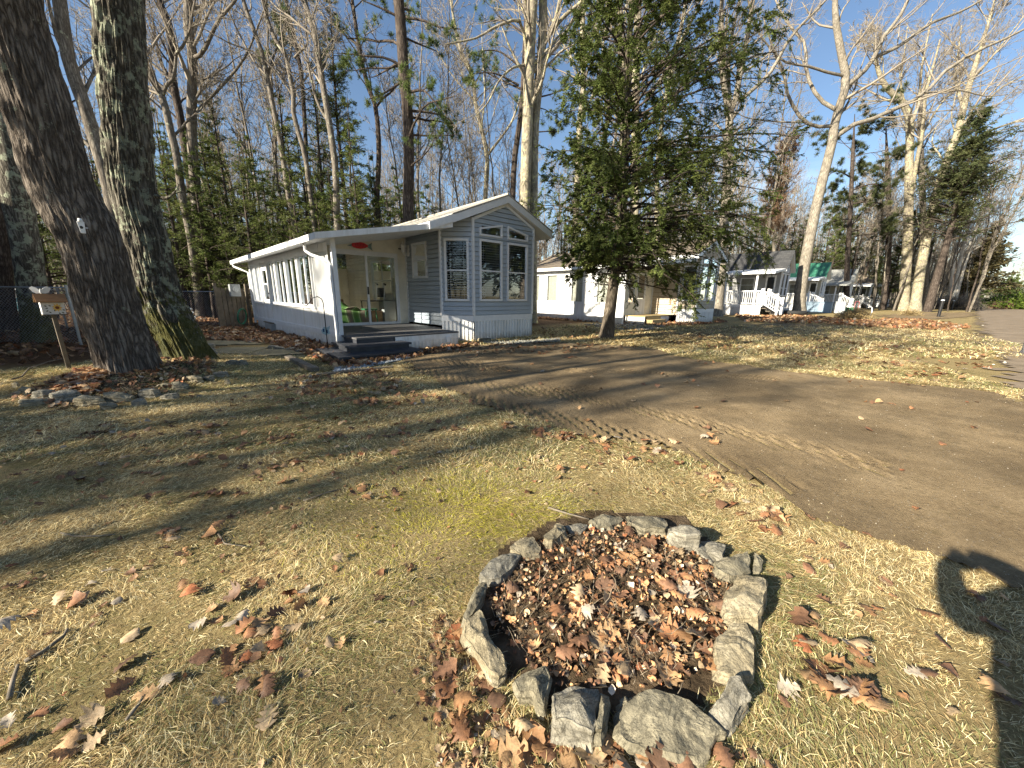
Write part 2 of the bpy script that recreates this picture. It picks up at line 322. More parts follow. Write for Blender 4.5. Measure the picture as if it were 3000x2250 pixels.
# dirt sheets -------------------------------------------------------
def seglen(P): 
    P=np.array(P); d=np.hypot(*(P[1:]-P[:-1]).T); return P,np.concatenate([[0],np.cumsum(d)])
TR=[wp([(1480,1130),(1700,1180),(1950,1230),(2250,1300),(2600,1390)]),wp([(1250,1060),(1500,1090),(1900,1100),(2300,1120)]),wp([(1330,1150),(1480,1205),(1620,1240),(1800,1290),(1960,1330),(2140,1400),(2300,1470)]),wp([(1230,1085),(1420,1130),(1560,1160),(1760,1150)])]
def tracks(x,y):
    z=np.zeros_like(x)
    for T in TR:
        P,S=seglen(T)
        for k in range(len(P)-1):
            d=P[k+1]-P[k]; L=np.hypot(*d); d=d/L; rx=x-P[k][0]; ry=y-P[k][1]
            s=rx*d[0]+ry*d[1]; p=-rx*d[1]+ry*d[0]-.12; ok=(s>0)&(s<=L)
            w=np.exp(-((p-.25*(vnoise(x+20,y+20,.8,6)-.5))/.2)**4); z=np.where(ok,z+w*(.03*np.sin(2*PI*(S[k]+s+1.6*p)/.2)*(.35+1.1*vnoise(x+40,y+40,1.7,5))-.008),z)
    return z
def sheet(name,poly,cell,lift,mat,trk=False,jag=.12,seed=3):
    P=np.array(poly); x0,y0=P.min(0)-.2; x1,y1=P.max(0)+.2
    xs=np.arange(x0,x1,cell); ys=np.arange(y0,y1,cell); X,Y=np.meshgrid(xs,ys,indexing='ij')
    cx=X[:-1,:-1]+cell/2; cy=Y[:-1,:-1]+cell/2
    jx=(vnoise(cx+50,cy+50,2.5,seed)-.5+.6*(vnoise(cx+50,cy+50,9,seed+1)-.5))*jag*2; jy=(vnoise(cx+80,cy+20,2.5,seed+2)-.5+.6*(vnoise(cx+50,cy+50,9,seed+5)-.5))*jag*2
    ok=inpoly(poly,cx+jx,cy+jy)
    Z=gh(X,Y)+lift
    if trk: Z=Z+tracks(X,Y)+.006*(vnoise(X+60,Y+60,3.5,9)-.5)+.004*(vnoise(X+60,Y+60,11,10)-.3)
    V=np.stack([X.ravel(),Y.ravel(),Z.ravel()],1); I=np.arange(X.size).reshape(X.shape)
    F=np.stack([I[:-1,:-1][ok],I[1:,:-1][ok],I[1:,1:][ok],I[:-1,1:][ok]],1)
    u,inv=np.unique(F,return_inverse=True); V=V[u]; F=inv.reshape(-1,4)
    return tag(link(name,np_mesh(name,V,F,True),mat),kind='structure')
def dirtmat():
    m,nt,b,_=mk('packed_brown_dirt'); v=coords(nt); f=nz(nt,v,45,8,.8); g=nz(nt,v,1.3,5,.65); h=nz(nt,v,9,6,.75)
    c=ramp(nt,mix(nt,.55,g,f),[(.3,(.085,.058,.032)),(.5,(.25,.185,.105)),(.72,(.43,.33,.2))])
    c=mix(nt,ramp(nt,h,[(.55,0.),(.7,.5)]),c,(.07,.06,.025)); c=mix(nt,ramp(nt,nz(nt,v,.7,6,.7),[(.42,.55),(.56,0.)]),c,(.1,.075,.045))
    vo=N(nt,'TexVoronoi'); vo.inputs['Scale'].default_value=38; nt.links.new(v,vo.inputs['Vector'])
    c=mix(nt,ramp(nt,vo.outputs['Distance'],[(.1,.9),(.16,0.)]),c,ramp(nt,vo.outputs['Color'],[(.2,(.1,.08,.06)),(.8,(.4,.36,.3))]))
    nt.links.new(c,b.inputs['Base Color']); b.inputs['Roughness'].default_value=.95; b.inputs['Specular IOR Level'].default_value=.1
    bump(nt,b,mix(nt,.4,f,h),.8,.025); return m
M['dirt']=dirtmat()
sheet('driveway',DRIVE,.04,.014,M['dirt'],True)
sheet('driveway',DRIVE2,.12,.014,M['dirt'],jag=.3,seed=5); sheet('driveway',DRIVE3,.4,.014,M['dirt'],jag=.6,seed=6)
M['asphalt']=nmat('worn_brown_road_surface',(.15,.115,.075),(.27,.21,.145),1.2,.95,.5,.01,bscale=60)
sheet('road',ROAD,.25,.02,M['asphalt'],jag=.3,seed=7)
# bed soil inside the stone ring and under the oaks
def blob(c,rx,ry,n=28,j=.08,seed=1):
    r=random.Random(seed); return [(c[0]+rx*(1+r.uniform(-j,j))*math.cos(2*PI*i/n),c[1]+ry*(1+r.uniform(-j,j))*math.sin(2*PI*i/n)) for i in range(n)]
M['soil']=nmat('dark_leaf_soil',(.02,.015,.01),(.09,.065,.04),7,1.,.9,.03,bscale=30,spec=.05,c3=(.2,.15,.1))
RINGP=wp([(1385,1760),(1450,1610),(1600,1530),(1760,1500),(2000,1520),(2150,1660),(2190,1800),(2150,2010),(2000,2090),(1800,2100),(1600,2070),(1480,1960),(1400,1870)])
sheet('soil_bed',RINGP,.03,.006,M['soil'],jag=.03,seed=8)
BEDL=wp([(20,1185),(120,1150),(260,1120),(420,1085),(560,1060),(640,1075),(610,1125),(480,1160),(330,1185),(150,1205)])
sheet('soil_bed',BEDL,.06,.006,M['soil'],jag=.15,seed=8)
HBED=wp([(560,935),(740,958),(850,975),(930,1000),(960,1040),(1110,1065),(1230,1030),(1400,1008),(1350,1000),(1160,1040),(1000,1060),(880,1040),(700,1000),(560,960)])
PATIOD=None
# pavers -------------------------------------------------------------
M['paver']=nmat('mossy_concrete_paver',(.07,.062,.035),(.2,.175,.11),2.5,.95,.5,.008,bscale=30,c3=(.12,.11,.05))
def paver(px,sz,rz,lab):
    x,y=gp(*px); mb=MB(); a,b=sz; mb.box(-a/2,a/2,-b/2,b/2,-.03,.03); o=mb.build('paving_slab',M['paver'],bevel=.01)
    o.location=(x,y,float(gh(x,y))); o.rotation_euler=(0,0,rz); return tag(o,lab,'paving slab','concrete slabs of the path beside the sunroom')
for i,(q,sz,rz,lab) in enumerate([((690,1032),(1.0,1.0),.16,'mossy concrete slab at the left end of the near row'),((790,1035),(1.0,1.0),.16,'mossy concrete slab second from left in the near row'),((905,1030),(1.15,1.0),.16,'mossy concrete slab at the right end of the near row'),
    ((640,1006),(1.0,.9),.1,'mossy slab at the left of the middle row'),((735,1004),(.95,.9),.1,'mossy slab at the right of the middle row'),((735,988),(.9,.55),.1,'short slab behind the middle row of pavers'),((590,980),(1.,.8),.1,'pale slab near the stacked stone ornament'),((670,976),(1.1,.8),.1,'leaf strewn slab farthest from the oak trunks')]):
    paver(q,sz,rz,lab)
def timber(q0,q1,w,h,lab):
    a=gp(*q0); b=gp(*q1); mb=MB(); mb.bar((a[0],a[1],h/2),(b[0],b[1],h/2),w,h); tag(mb.build('edging_timber',M['wood_old'],bevel=.01),lab,'timber','weathered edging timbers')
timber((842,1052),(925,1090),.13,.08,'short weathered timber beside the paving slabs'); timber((925,1102),(1150,1078),.07,.04,'long thin timber edging between leaves and lawn')
# ------------------------------------------------------------------ stones
def slate(nm,a,b,c):
    m,nt,bs,_=mk(nm); v=coords(nt); l=nz(nt,coords(nt,'Object',(1,1,3)),7,8,.75); f=nz(nt,v,45,6,.75)
    col=ramp(nt,mix(nt,.12,l,f),[(.32,a),(.5,b),(.68,c)]); col=mix(nt,ramp(nt,nz(nt,v,14,5,.7),[(.62,0.),(.7,.45)]),col,(.36,.32,.2)); col=mix(nt,ramp(nt,nz(nt,v,5,6,.8,1.5),[(.47,0.),(.5,.75),(.53,0.)]),col,(.05,.045,.03))
    nt.links.new(col,bs.inputs['Base Color']); bs.inputs['Roughness'].default_value=.8; bs.inputs['Specular IOR Level'].default_value=.3
    bump(nt,bs,mix(nt,.4,l,nz(nt,v,40,6,.7)),.8,.02); return m
M['slate']=slate('olive_slate',(.1,.09,.062),(.24,.215,.15),(.42,.375,.26)); M['slate_blue']=slate('blue_grey_slate',(.1,.094,.075),(.25,.232,.185),(.44,.41,.32))
M['slate_tan']=slate('tan_rock',(.17,.14,.085),(.34,.29,.19),(.52,.46,.33))
def stone(outline,h,mat,label,group,seed=0,name='stone',rough=.006,tilt=None,z0=None,cat='stone'):
    rg=random.Random(seed); P=np.array(outline,float); 
    A=0
    for i in range(len(P)): A+=P[i][0]*P[(i+1)%len(P)][1]-P[(i+1)%len(P)][0]*P[i][1]
    if A<0: P=P[::-1]
    Q=np.vstack([P,P[:1]]); d=np.hypot(*(Q[1:]-Q[:-1]).T); S=np.concatenate([[0],np.cumsum(d)]); K=50; h*=.6
    s=np.linspace(0,S[-1],K,endpoint=False); px=np.interp(s,S,Q[:,0]); py=np.interp(s,S,Q[:,1])
    c=np.array([px.mean(),py.mean()]); sz=S[-1]/2/PI
    tx,ty=(rg.uniform(-.25,.25),rg.uniform(-.25,.25)) if tilt is None else tilt
    rows=[(-.03,1.03),(.1*h,1.05),(.25*h,1.05),(.4*h,1.04),(.55*h,1.03),(.7*h,1.015),(.84*h,1.0),(.95*h,.975),(h,.94)]+[(h*(1+.04*i),q) for i,q in enumerate([.87,.79,.7,.6,.5,.4,.3,.2,.1])]
    vs=[]; off=Vector((seed*3.7,seed*1.3,0))
    for z,q in rows:
        for i in range(K):
            x=(px[i]-c[0])*q; y=(py[i]-c[1])*q; zz=z+(tx*x+ty*y)*min(1,max(0,z/h))
            p=Vector((x,y,zz)); n1=noise.noise_vector((p+off)*(1.1/sz))+.35*noise.noise_vector((p+off)*(3.1/sz)); n2=noise.noise_vector((p+off)*26)+.6*noise.noise_vector((p+off)*60); lay=noise.noise(Vector((p.x*4,p.y*4,p.z*60))+off)
            e=1 if .1<q<1.0 or z>0 else .3
            k=.13*sz
            p=p+Vector((n1.x*k+n2.x*rough*.5+ (x/sz*.014*lay if z<h*.99 else 0),n1.y*k+n2.y*rough*.5+(y/sz*.014*lay if z<h*.99 else 0),(n1.z*min(k,.5*h)+n2.z*rough*.5)*e if z>0 else 0))
            vs.append(tuple(p))
    nr=len(rows); fs=[(r*K+i,r*K+(i+1)%K,(r+1)*K+(i+1)%K,(r+1)*K+i) for r in range(nr-1) for i in range(K)]+[tuple((nr-1)*K+i for i in range(K))]
    me=bpy.data.meshes.new(name); me.from_pydata(vs,[],fs); me.update()
    o=link(name,me,mat); o.location=(c[0],c[1],float(gh(c[0],c[1])) if z0 is None else z0); return tag(o,label,cat,group)
zq=lambda h:(lambda X,Y:gp(1250+.5123*X,1400+.5123*Y,h))
RS=[([(1090,1340),(1230,1205),(1340,1210),(1520,1280),(1640,1380),(1715,1440),(1700,1470),(1635,1470),(1620,1560),(1540,1610),(1400,1600),(1250,1560),(1160,1530),(1095,1450)],.07,'slate','largest flat slab, at the near end of the stone ring',(0,.1)),
([(725,1180),(800,1150),(985,1160),(990,1250),(950,1440),(720,1370)],.12,'slate_blue','square grey block left of the largest flat slab',(0,-.3)),
([(1000,1175),(1050,1195),(1045,1300),(1005,1460),(965,1450)],.11,'slate','thin layered slab wedged against the square grey block',(0,-.3)),
([(500,1130),(570,1075),(680,1050),(705,1110),(680,1290),(640,1270),(600,1200),(530,1200)],.10,'slate','grey stone with a leaf lying over it, near left of ring',(0,0)),
([(215,790),(310,710),(350,760),(380,900),(440,1000),(445,1060),(390,1095),(350,1080),(260,920),(210,850)],.11,'slate_tan','long ridged pale stone on the left side of the ring',(0,0)),
([(235,700),(290,580),(340,560),(330,640),(290,720),(215,790),(205,770)],.09,'slate','narrow tilted stone above the long ridged one',(0,0)),
([(300,530),(390,440),(480,415),(545,425),(500,490),(420,560),(340,565)],.07,'slate_blue','flat grey leaf shaped stone on the upper left of the ring',(0,0)),
([(470,400),(530,350),(600,335),(665,380),(650,420),(560,430)],.07,'slate_tan','small tan and grey stone beside the moss patch',None),
([(660,330),(740,240),(790,250),(795,300),(720,360),(690,355)],.09,'slate_tan','bright angular stone on the far left of the ring',None),
([(800,270),(860,255),(910,270),(880,310),(820,305)],.05,'slate_blue','smallest half buried stone on the far side of ring',None),
([(930,240),(1010,205),(1110,220),(1140,240),(1050,275),(970,265)],.06,'slate','low dark stone on the far side with a twig lying against it',None),
([(1145,195),(1370,215),(1380,250),(1360,300),(1240,290),(1150,240)],.08,'slate','long low block on the far side of the ring',(0,-.2)),
([(1385,270),(1460,205),(1550,275),(1560,350),(1480,350),(1385,310)],.13,'slate_blue','upright pointed grey stone on the far right of ring',(0,-.5)),
([(1480,370),(1530,360),(1650,460),(1620,480),(1500,400)],.05,'slate_blue','thin flat sliver inside the right edge of the ring',None),
([(1570,350),(1620,345),(1710,400),(1690,470),(1600,420)],.06,'slate_blue','small layered stone behind the thin sliver',None),
([(1645,480),(1830,430),(1860,530),(1740,580),(1660,540)],.07,'slate','broken olive slab beside the tall right hand rock',(0,0)),
([(1870,440),(1930,480),(1905,530),(1872,520)],.06,'slate','small stone with a white streak outside the olive slab',None),
([(1720,640),(1790,540),(1940,590),(1935,700),(1925,760),(1895,800),(1800,785),(1695,770)],.12,'slate_tan','tallest blocky rock, on the right side of the ring',(.1,-.1)),
([(1650,940),(1740,840),(1830,845),(1875,950),(1865,1130),(1770,1140),(1655,1110)],.07,'slate_tan','wide pale oval slab below the tallest rock',(0,0)),
([(1620,1320),(1730,1160),(1790,1170),(1845,1280),(1720,1405),(1640,1360)],.09,'slate_blue','dark tilted stone between oval slab and largest slab',(.2,.2)),
([(1090,1290),(1140,1265),(1190,1290),(1160,1340),(1100,1330)],.05,'slate','fist sized stone just inside the ring beside the largest slab',None)]
for i,(pl,h,m,lab,tl) in enumerate(RS):
    f=zq(h*.85); stone([f(*p) for p in pl],h,M[m],lab,'stones of the ring in the foreground',i+1,tilt=tl,name='ring_stone')
zz=lambda X,Y,h=0:gp(X*.48225,500+Y*.48225,h)
BS=[((85,130,1330,1365),'slate_tan','small bright stone at the far left end of the border'),((120,195,1355,1400),'slate_tan','pale stone right of the leftmost bright one'),((190,320,1370,1430),'slate_blue','dark flat stone behind the long low one'),
((110,270,1412,1460),'slate','long low stone at the left end of the border'),((300,460,1370,1450),'slate_blue','rounded grey boulder under the birdhouse post'),((450,615,1388,1465),'slate_tan','flat faced tan stone in front of the leaning oak'),
((600,700,1432,1465),'slate','low sliver in front of the leaning oak'),((630,800,1375,1435),'slate','wide brownish stone in front of the leaning oak'),((790,880,1400,1450),'slate_blue','dark wedge between the wide stone and the square block'),
((840,975,1345,1410),'slate_blue','square topped grey block at the foot of the leaning oak'),((970,1075,1368,1410),'slate_blue','dark low stone right of the square topped block'),((980,1045,1322,1352),'slate','small stone behind the dark low one'),
((1040,1140,1310,1365),'slate','rough brown stone between the two oaks'),((1135,1230,1272,1325),'slate_tan','yellowish lit stone at the foot of the mossy oak'),((1232,1300,1268,1305),'slate_blue','grey slab right of the yellowish stone'),
((1290,1385,1245,1282),'slate_blue','flat slab near the right end of the border'),((1365,1400,1285,1315),'slate_tan','tiny pale upright chip in front of the flat slab'),((1370,1440,1185,1222),'slate_blue','pale blue flagstone at right end, left one'),((1435,1500,1180,1222),'slate_blue','pale blue flagstone at right end, right one')]
for i,((x0,x1,y0,y1),m,lab) in enumerate(BS):
    rg=random.Random(i+50); a=zz(x0,(y0*.35+y1*.65)); b=zz(x1,(y0*.35+y1*.65)); c=((a[0]+b[0])/2,(a[1]+b[1])/2); w=math.hypot(b[0]-a[0],b[1]-a[1])/2
    d=w*rg.uniform(.5,.75); h=min(.26,max(.09,(y1-y0)*.48225/FOC*c[1]*1.05)); ang=math.atan2(b[1]-a[1],b[0]-a[0])+rg.uniform(-.2,.2)
    o=[]; 
    for k in range(8):
        t=2*PI*(k+rg.uniform(-.25,.25))/8; x=w*math.cos(t)*rg.uniform(.85,1.1); y=d*math.sin(t)*rg.uniform(.85,1.15); o.append((c[0]+x*math.cos(ang)-y*math.sin(ang),c[1]+x*math.sin(ang)+y*math.cos(ang)+d*.4))
    stone(o,h,M[m],lab,'border stones below the two oaks',i+60,name='border_stone')
for i,(q,r,lab) in enumerate([((808,1024),.17,'pale rounded stone left of three by the paving'),((825,1026),.15,'second pale rounded stone by the paving'),((858,1028),.13,'brownish rounded stone among the leaves'),((880,1033),.12,'small round stone at the right of the paving row'),((1420,998),.2,'dark rock against the ribbed skirting of the bay'),
  ((588,1018),.3,'flat dark slate of the pile beside the mossy oak'),((592,1035),.28,'lower slate of the pile beside the mossy oak'),((600,1052),.26,'bottom slate of the pile beside the mossy oak')]):
    c=gp(*q); stone(blob(c,r,r*.7,8,.12,i),.11,M['slate_blue'] if i!=4 else M['slate'],lab,None,i+90,name='stone')
# ------------------------------------------------------------------ grass
def blades(n,poly,lmin,lmax,w,seed,dens=None,name='grass',flat=.35):
    r=np.random.default_rng(seed); P=np.array(poly); lo=P.min(0); hi=P.max(0); pts=[]
    got=0
    while got<n:
        q=lo+r.random((n*2,2))*(hi-lo); ok=inpoly(poly,q[:,0],q[:,1])&~inpoly(DRIVE,q[:,0]+.05*(r.random(n*2)-.5),q[:,1]+.05*(r.random(n*2)-.5))&~inpoly(RINGP,q[:,0],q[:,1])&(woodmask(q[:,0],q[:,1])<.3)
        dn=vnoise(q[:,0]+33,q[:,1]+33,2.6,77)*.6+vnoise(q[:,0]+33,q[:,1]+33,8.,78)*.4; ok&=r.random(len(q))<np.clip((dn-.15)*3.2,.4,1)
        q=q[ok]; pts.append(q); got+=len(q)
        if len(q)<20: break
    q=np.vstack(pts)[:n]; n=len(q); x,y=q[:,0],q[:,1]; z=gh(x,y)
    swirl=(vnoise(x+40,y+40,1.1,21)+.5*vnoise(x+40,y+40,3.,22))*2*PI*1.3; az=swirl+r.normal(0,.9,n)
    L=r.uniform(lmin,lmax,n)*(.65+.8*vnoise(x+33,y+33,2.6,77)); el=np.abs(r.normal(flat,.35,n)).clip(.05,1.4); cur=r.normal(0,.9,n)
    W=w*r.uniform(.6,1.4,n); K=4; pos=np.stack([x,y,z+.003],1); C=[pos]; a=az.copy(); e=el.copy()
    for k in range(K-1):
        step=np.stack([np.cos(a)*np.cos(e),np.sin(a)*np.cos(e),np.sin(e)],1)*(L/(K-1))[:,None]; pos=pos+step; pos[:,2]=np.maximum(pos[:,2],z+.002); C.append(pos); a=a+cur/(K-1); e=e-el*1.0/(K-1)-.05
    C=np.stack(C,1); side=np.stack([-np.sin(az),np.cos(az),r.normal(0,.35,n)],1)
    tw=np.array([1,.9,.7,.15])[None,:,None]*W[:,None,None]/2
    A=C-side[:,None]*tw; B=C+side[:,None]*tw; V=np.stack([A,B],2).reshape(-1,3)  # n,K,2
    base=(np.arange(n)*K*2)[:,None]; F=np.concatenate([base+np.array([[2*k,2*k+1,2*k+3,2*k+2]]) for k in range(K-1)],0)
    g=(vnoise(x+30,y+30,.9,31)*.6+vnoise(x+30,y+30,3.3,32)*.4); g=np.clip((g-.42)*3.2,0,1)
    mx,my=gp(1400,1510); ms=np.exp(-(((x-mx)/.6)**2+((y-my)/.4)**2))*1.1
    straw=np.array([.72,.57,.28]); pale=np.array([.88,.78,.48]); dull=np.array([.36,.25,.12]); grn=np.array([.2,.21,.055]); msc=np.array([.5,.46,.06])
    u=r.random(n)[:,None]; col=np.where(u<.4,straw,np.where(u<.65,pale,dull)); isg=(r.random(n)<(g*.5))[:,None]; col=np.where(isg,grn+.1*r.random((n,1)),col)
    ism=(r.random(n)<ms*.85)[:,None]; col=np.where(ism,msc*(.6+.7*r.random((n,1))),col); col=col*(.75+.4*r.random((n,1)))
    cols=np.repeat(col,K*2,0)
    return V,F,cols,n
parts=[]; off=0; VV=[];FF=[];CC=[]
near=wp([(-60,2300),(-60,1620),(3060,1620),(3060,2300)])+[(1.2,.2),(-1.2,.2)]
rings=[([(-2.9,.15),(2.9,.15),(3.6,2.6),(-3.6,2.6)],190000,.015,.05,.0015,.22),([(-4.6,2.6),(4,2.6),(6,5),(-9,5)],105000,.025,.06,.0034,.3),([(-8.5,4.8),(7.5,4.8),(9,8.6),(-8,8.6)],75000,.035,.08,.0056,.35),
 ([(-6,8.4),(9,8.4),(13,8.4),(22,19),(3,17),(-2,10.5)],45000,.06,.15,.013,.5)]
for i,(pl,n,l0,l1,w,fl) in enumerate(rings):
    V,F,c,k=blades(n,pl,l0,l1,w,100+i,flat=fl); VV.append(V);FF.append(F+off);CC.append(c);off+=len(V)
tag(link('grass',np_mesh('grass',np.vstack(VV),np.vstack(FF),True,np.vstack(CC)),M['blades']),'matted straw coloured winter grass with mossy green patches','grass',kind='stuff')
# ------------------------------------------------------------------ fallen leaves
def leaf_template(kind,seed):
    r=random.Random(seed)
    if kind=='oak': wl=[.02,.10,.34,.16,.46,.2,.44,.18,.26,.02]
    elif kind=='oak2': wl=[.02,.2,.1,.42,.16,.5,.2,.34,.12,.02]
    elif kind=='maple': wl=[.02,.3,.5,.28,.62,.3,.36,.12,.16,.01]
    else: wl=[.02,.22,.36,.42,.4,.3,.16,.01]
    n=len(wl); V=[];F=[]
    bend=r.uniform(-.5,.6); curl=r.uniform(-.9,1.2); tw=r.uniform(-.6,.6)
    for i,w in enumerate(wl):
        t=i/(n-1); 
        wj=[w*r.uniform(.75,1.15),w*r.uniform(.75,1.15)]
        for s in (-1,-.5,0,.5,1):
            ww=abs(s)*wj[s>0]; s_=s; s=(s>0)-(s<0); tt=t+(.06*abs(s_) if s and i%2==0 else 0); x=s*ww; z=curl*x*x+bend*(tt-.5)**2+tw*x*(tt-.5)+r.uniform(-.025,.025)+(.02 if abs(s_)==.5 else 0)
            V.append((x,tt-.5,z))
    for i in range(n-1):
        for k in range(4): F.append((i*5+k,i*5+k+1,(i+1)*5+k+1,(i+1)*5+k))
    V=np.array(V); V[:,2]-=V[:,2].min(); return V,np.array(F)
LT=[leaf_template(k,s) for k,s in (('oak',1),('oak',2),('oak2',3),('oak2',4),('oak',5),('maple',6),('ovate',7),('ovate',8))]
PAL=np.array([[.36,.2,.095],[.28,.14,.07],[.45,.29,.15],[.22,.12,.07],[.48,.36,.22],[.16,.095,.06],[.42,.36,.28],[.33,.13,.06]])
LV=[];LF=[];LC=[];LO=[0]
def leaves(n,poly=None,size=(.08,.15),seed=0,clump=0,pts=None,tilt=.24,lift=.006,dull=1.,zf=None,lim=None,kinds=None,stack=0.):
    r=np.random.default_rng(seed)
    if pts is None:
        P=np.array(poly); lo=P.min(0); hi=P.max(0); out=[]; got=0
        while got<n:
            if clump:
                c=lo+r.random((clump,2))*(hi-lo); q=c[r.integers(0,clump,n*2)]+r.normal(0,1,(n*2,2))*(hi-lo)*.04*r.random((n*2,1))
                q=np.where(r.random((n*2,1))<.4,lo+r.random((n*2,2))*(hi-lo),q)
            else: q=lo+r.random((n*3,2))*(hi-lo)
            q=q[inpoly(poly,q[:,0],q[:,1])]
            if lim is not None: q=q[lim(q)]
            out.append(q); got+=len(q)
            if len(q)<3: break
        pts=np.vstack(out)[:n]
    n=len(pts); k=r.integers(0,len(LT),n) if kinds is None else r.choice(kinds,n)
    for t in range(len(LT)):
        s=k==t; m=int(s.sum())
        if not m: continue
        T,F=LT[t]; p=pts[s]; sz=r.uniform(size[0],size[1],m); az=r.uniform(0,2*PI,m); rx=r.normal(0,tilt,m); ry=r.normal(0,tilt,m); fl=np.where(r.random(m)<.4,-1,1)
        V=np.repeat(T[None],m,0)*sz[:,None,None]; V[:,:,2]*=fl[:,None]; V[:,:,2]-=V[:,:,2].min(1)[:,None]*(fl<0)[:,None]
        x,y,z=V[...,0].copy(),V[...,1].copy(),V[...,2].copy()
        y,z=y*np.cos(rx)[:,None]-z*np.sin(rx)[:,None],y*np.sin(rx)[:,None]+z*np.cos(rx)[:,None]
        x,z=x*np.cos(ry)[:,None]-z*np.sin(ry)[:,None],x*np.sin(ry)[:,None]+z*np.cos(ry)[:,None]
        x,y=x*np.cos(az)[:,None]-y*np.sin(az)[:,None],x*np.sin(az)[:,None]+y*np.cos(az)[:,None]
        zb=gh(p[:,0],p[:,1]) if zf is None else zf(p)
        z=z-np.minimum(z.min(1),0)[:,None]*.8+zb[:,None]+lift+stack*r.random(m)[:,None]
        V=np.stack([x+p[:,0][:,None],y+p[:,1][:,None],z],2).reshape(-1,3)
        F2=(np.arange(m)*len(T))[:,None,None]+F[None]; LV.append(V); LF.append(F2.reshape(-1,4)+LO[0]); LO[0]+=len(V)
        c=PAL[r.choice(len(PAL),m,p=[.22,.18,.14,.16,.1,.1,.06,.04])]*(.7+.6*r.random((m,1)))*dull; LC.append(np.repeat(c,len(T),0))
RIN=wp([(1430,1750),(1500,1630),(1640,1560),(1800,1530),(1960,1560),(2100,1680),(2150,1800),(2110,1980),(1990,2040),(1850,2060),(1640,2030),(1510,1930),(1440,1840)])
RIR=wp([(1700,1700),(1900,1600),(2080,1680),(2130,1800),(2090,1980),(1900,2060),(1640,2010),(1620,1880)])
leaves(85,RIR,(.045,.1),1,kinds=[0,1,2,3,4,5],tilt=.2,stack=.008,dull=1.15); leaves(26,RIN,(.04,.085),2,stack=.01); leaves(1000,RIN,(.008,.03),3,dull=.7,tilt=.6,stack=.012); leaves(900,RIN,(.008,.022),31,tilt=.8,dull=1.9,stack=.012); leaves(260,RIN,(.01,.04),32,tilt=.4,dull=1.7,stack=.012,kinds=[6,7])
leaves(18,wp([(1270,1850),(1400,1850),(1500,2100),(1620,2240),(1330,2240),(1270,2000)]),(.05,.1),4,stack=.01); leaves(22,wp([(1520,2160),(1700,2180),(2000,2240),(2250,2230),(2000,2290),(1500,2290)]),(.05,.1),5)
leaves(260,wp([(1280,1800),(1380,1830),(1450,2050),(1700,2230),(2250,2230),(2250,2290),(1300,2290),(1200,2000)]),(.012,.04),55,dull=.9)
leaves(26,wp([(2270,1850),(2400,1800),(2680,2100),(2500,2240),(2300,2100)]),(.06,.115),6,kinds=[0,1,2,3],clump=4); leaves(34,wp([(2250,1620),(2950,1750),(2990,2200),(2300,2150)]),(.03,.08),7)
leaves(55,wp([(2050,1370),(2300,1480),(2620,1600),(2600,1680),(2250,1580),(2000,1430)]),(.04,.09),8,clump=7)
leaves(70,wp([(1480,1225),(1700,1275),(2020,1345),(2020,1385),(1700,1330),(1480,1260)]),(.06,.11),9,clump=8)
lawnp=wp([(0,1230),(600,1150),(1100,1090),(1300,1150),(1900,1330),(2200,1500),(1700,1480),(1300,1620),(1250,2240),(0,2240)])
leaves(330,lawnp,(.03,.075),10,clump=45,tilt=.35,dull=.85); leaves(900,lawnp,(.01,.03),40,clump=60,tilt=.5,dull=.8); leaves(230,wp([(100,1280),(900,1180),(1400,1250),(900,1450),(0,1480)]),(.04,.085),11,clump=16,dull=.8)
leaves(420,wp([(800,1110),(1100,1085),(1300,1170),(1150,1200),(820,1150)]),(.05,.1),12,clump=12,tilt=.4); leaves(60,wp([(0,1700),(700,1500),(900,2100),(0,2240)]),(.045,.085),13,clump=8)
leaves(600,BEDL,(.04,.09),14,tilt=.5,stack=.03,dull=1.15); leaves(500,wp([(150,1150),(270,1110),(320,1130),(290,1165),(170,1185)]),(.07,.13),15,stack=.05,dull=1.4)
hb=[gp(*q) for q in [(530,945),(735,955),(930,985),(990,1010),(1060,1062),(1110,1072),(1010,1085),(880,1040),(780,1010),(640,1000),(540,975)]]
leaves(4200,hb,(.08,.15),16,tilt=.5,stack=.05,dull=.9); leaves(700,wp([(1000,1060),(1180,1035),(1300,1020),(1420,1003),(1400,1015),(1200,1052),(1060,1075)]),(.07,.13),17,tilt=.5,stack=.03,dull=.8)
leaves(1500,wp([(560,925),(520,930),(400,960),(620,975),(720,955)]),(.08,.15),18,tilt=.5,stack=.03)
leaves(3800,wp([(2150,925),(2330,925),(2480,935),(2700,938),(2850,960),(2780,972),(2560,962),(2400,950),(2180,945)]),(.1,.2),19,tilt=.5,stack=.05,dull=1.1)
leaves(2600,wp([(1560,934),(1810,948),(1940,956),(2060,952),(2130,945),(2100,938),(2090,948),(1990,948),(1810,942),(1560,928)]),(.09,.16),20,tilt=.5,stack=.04)
leaves(110,DRIVE[:14]+DRIVE[16:],(.04,.1),21,tilt=.25,lift=.02,clump=30); leaves(250,wp([(1350,1015),(1600,1003),(1900,1020),(1600,1040),(1300,1040)]),(.06,.12),22,dull=.8,lift=.02)
leaves(900,wp([(1560,990),(1900,1000),(2200,1040),(2500,1100),(2900,1140),(2900,1020),(2200,985),(1600,945)]),(.07,.14),23,clump=30,dull=.8)
leaves(6000,wp([(0,1080),(300,1050),(560,1000),(640,935),(300,890),(-300,900)]),(.09,.16),24,tilt=.5,dull=.7,stack=.02)
leaves(90,wp([(2860,920),(2990,1150),(2950,1180),(2840,960)]),(.05,.1),25,dull=1.4,lift=.025)
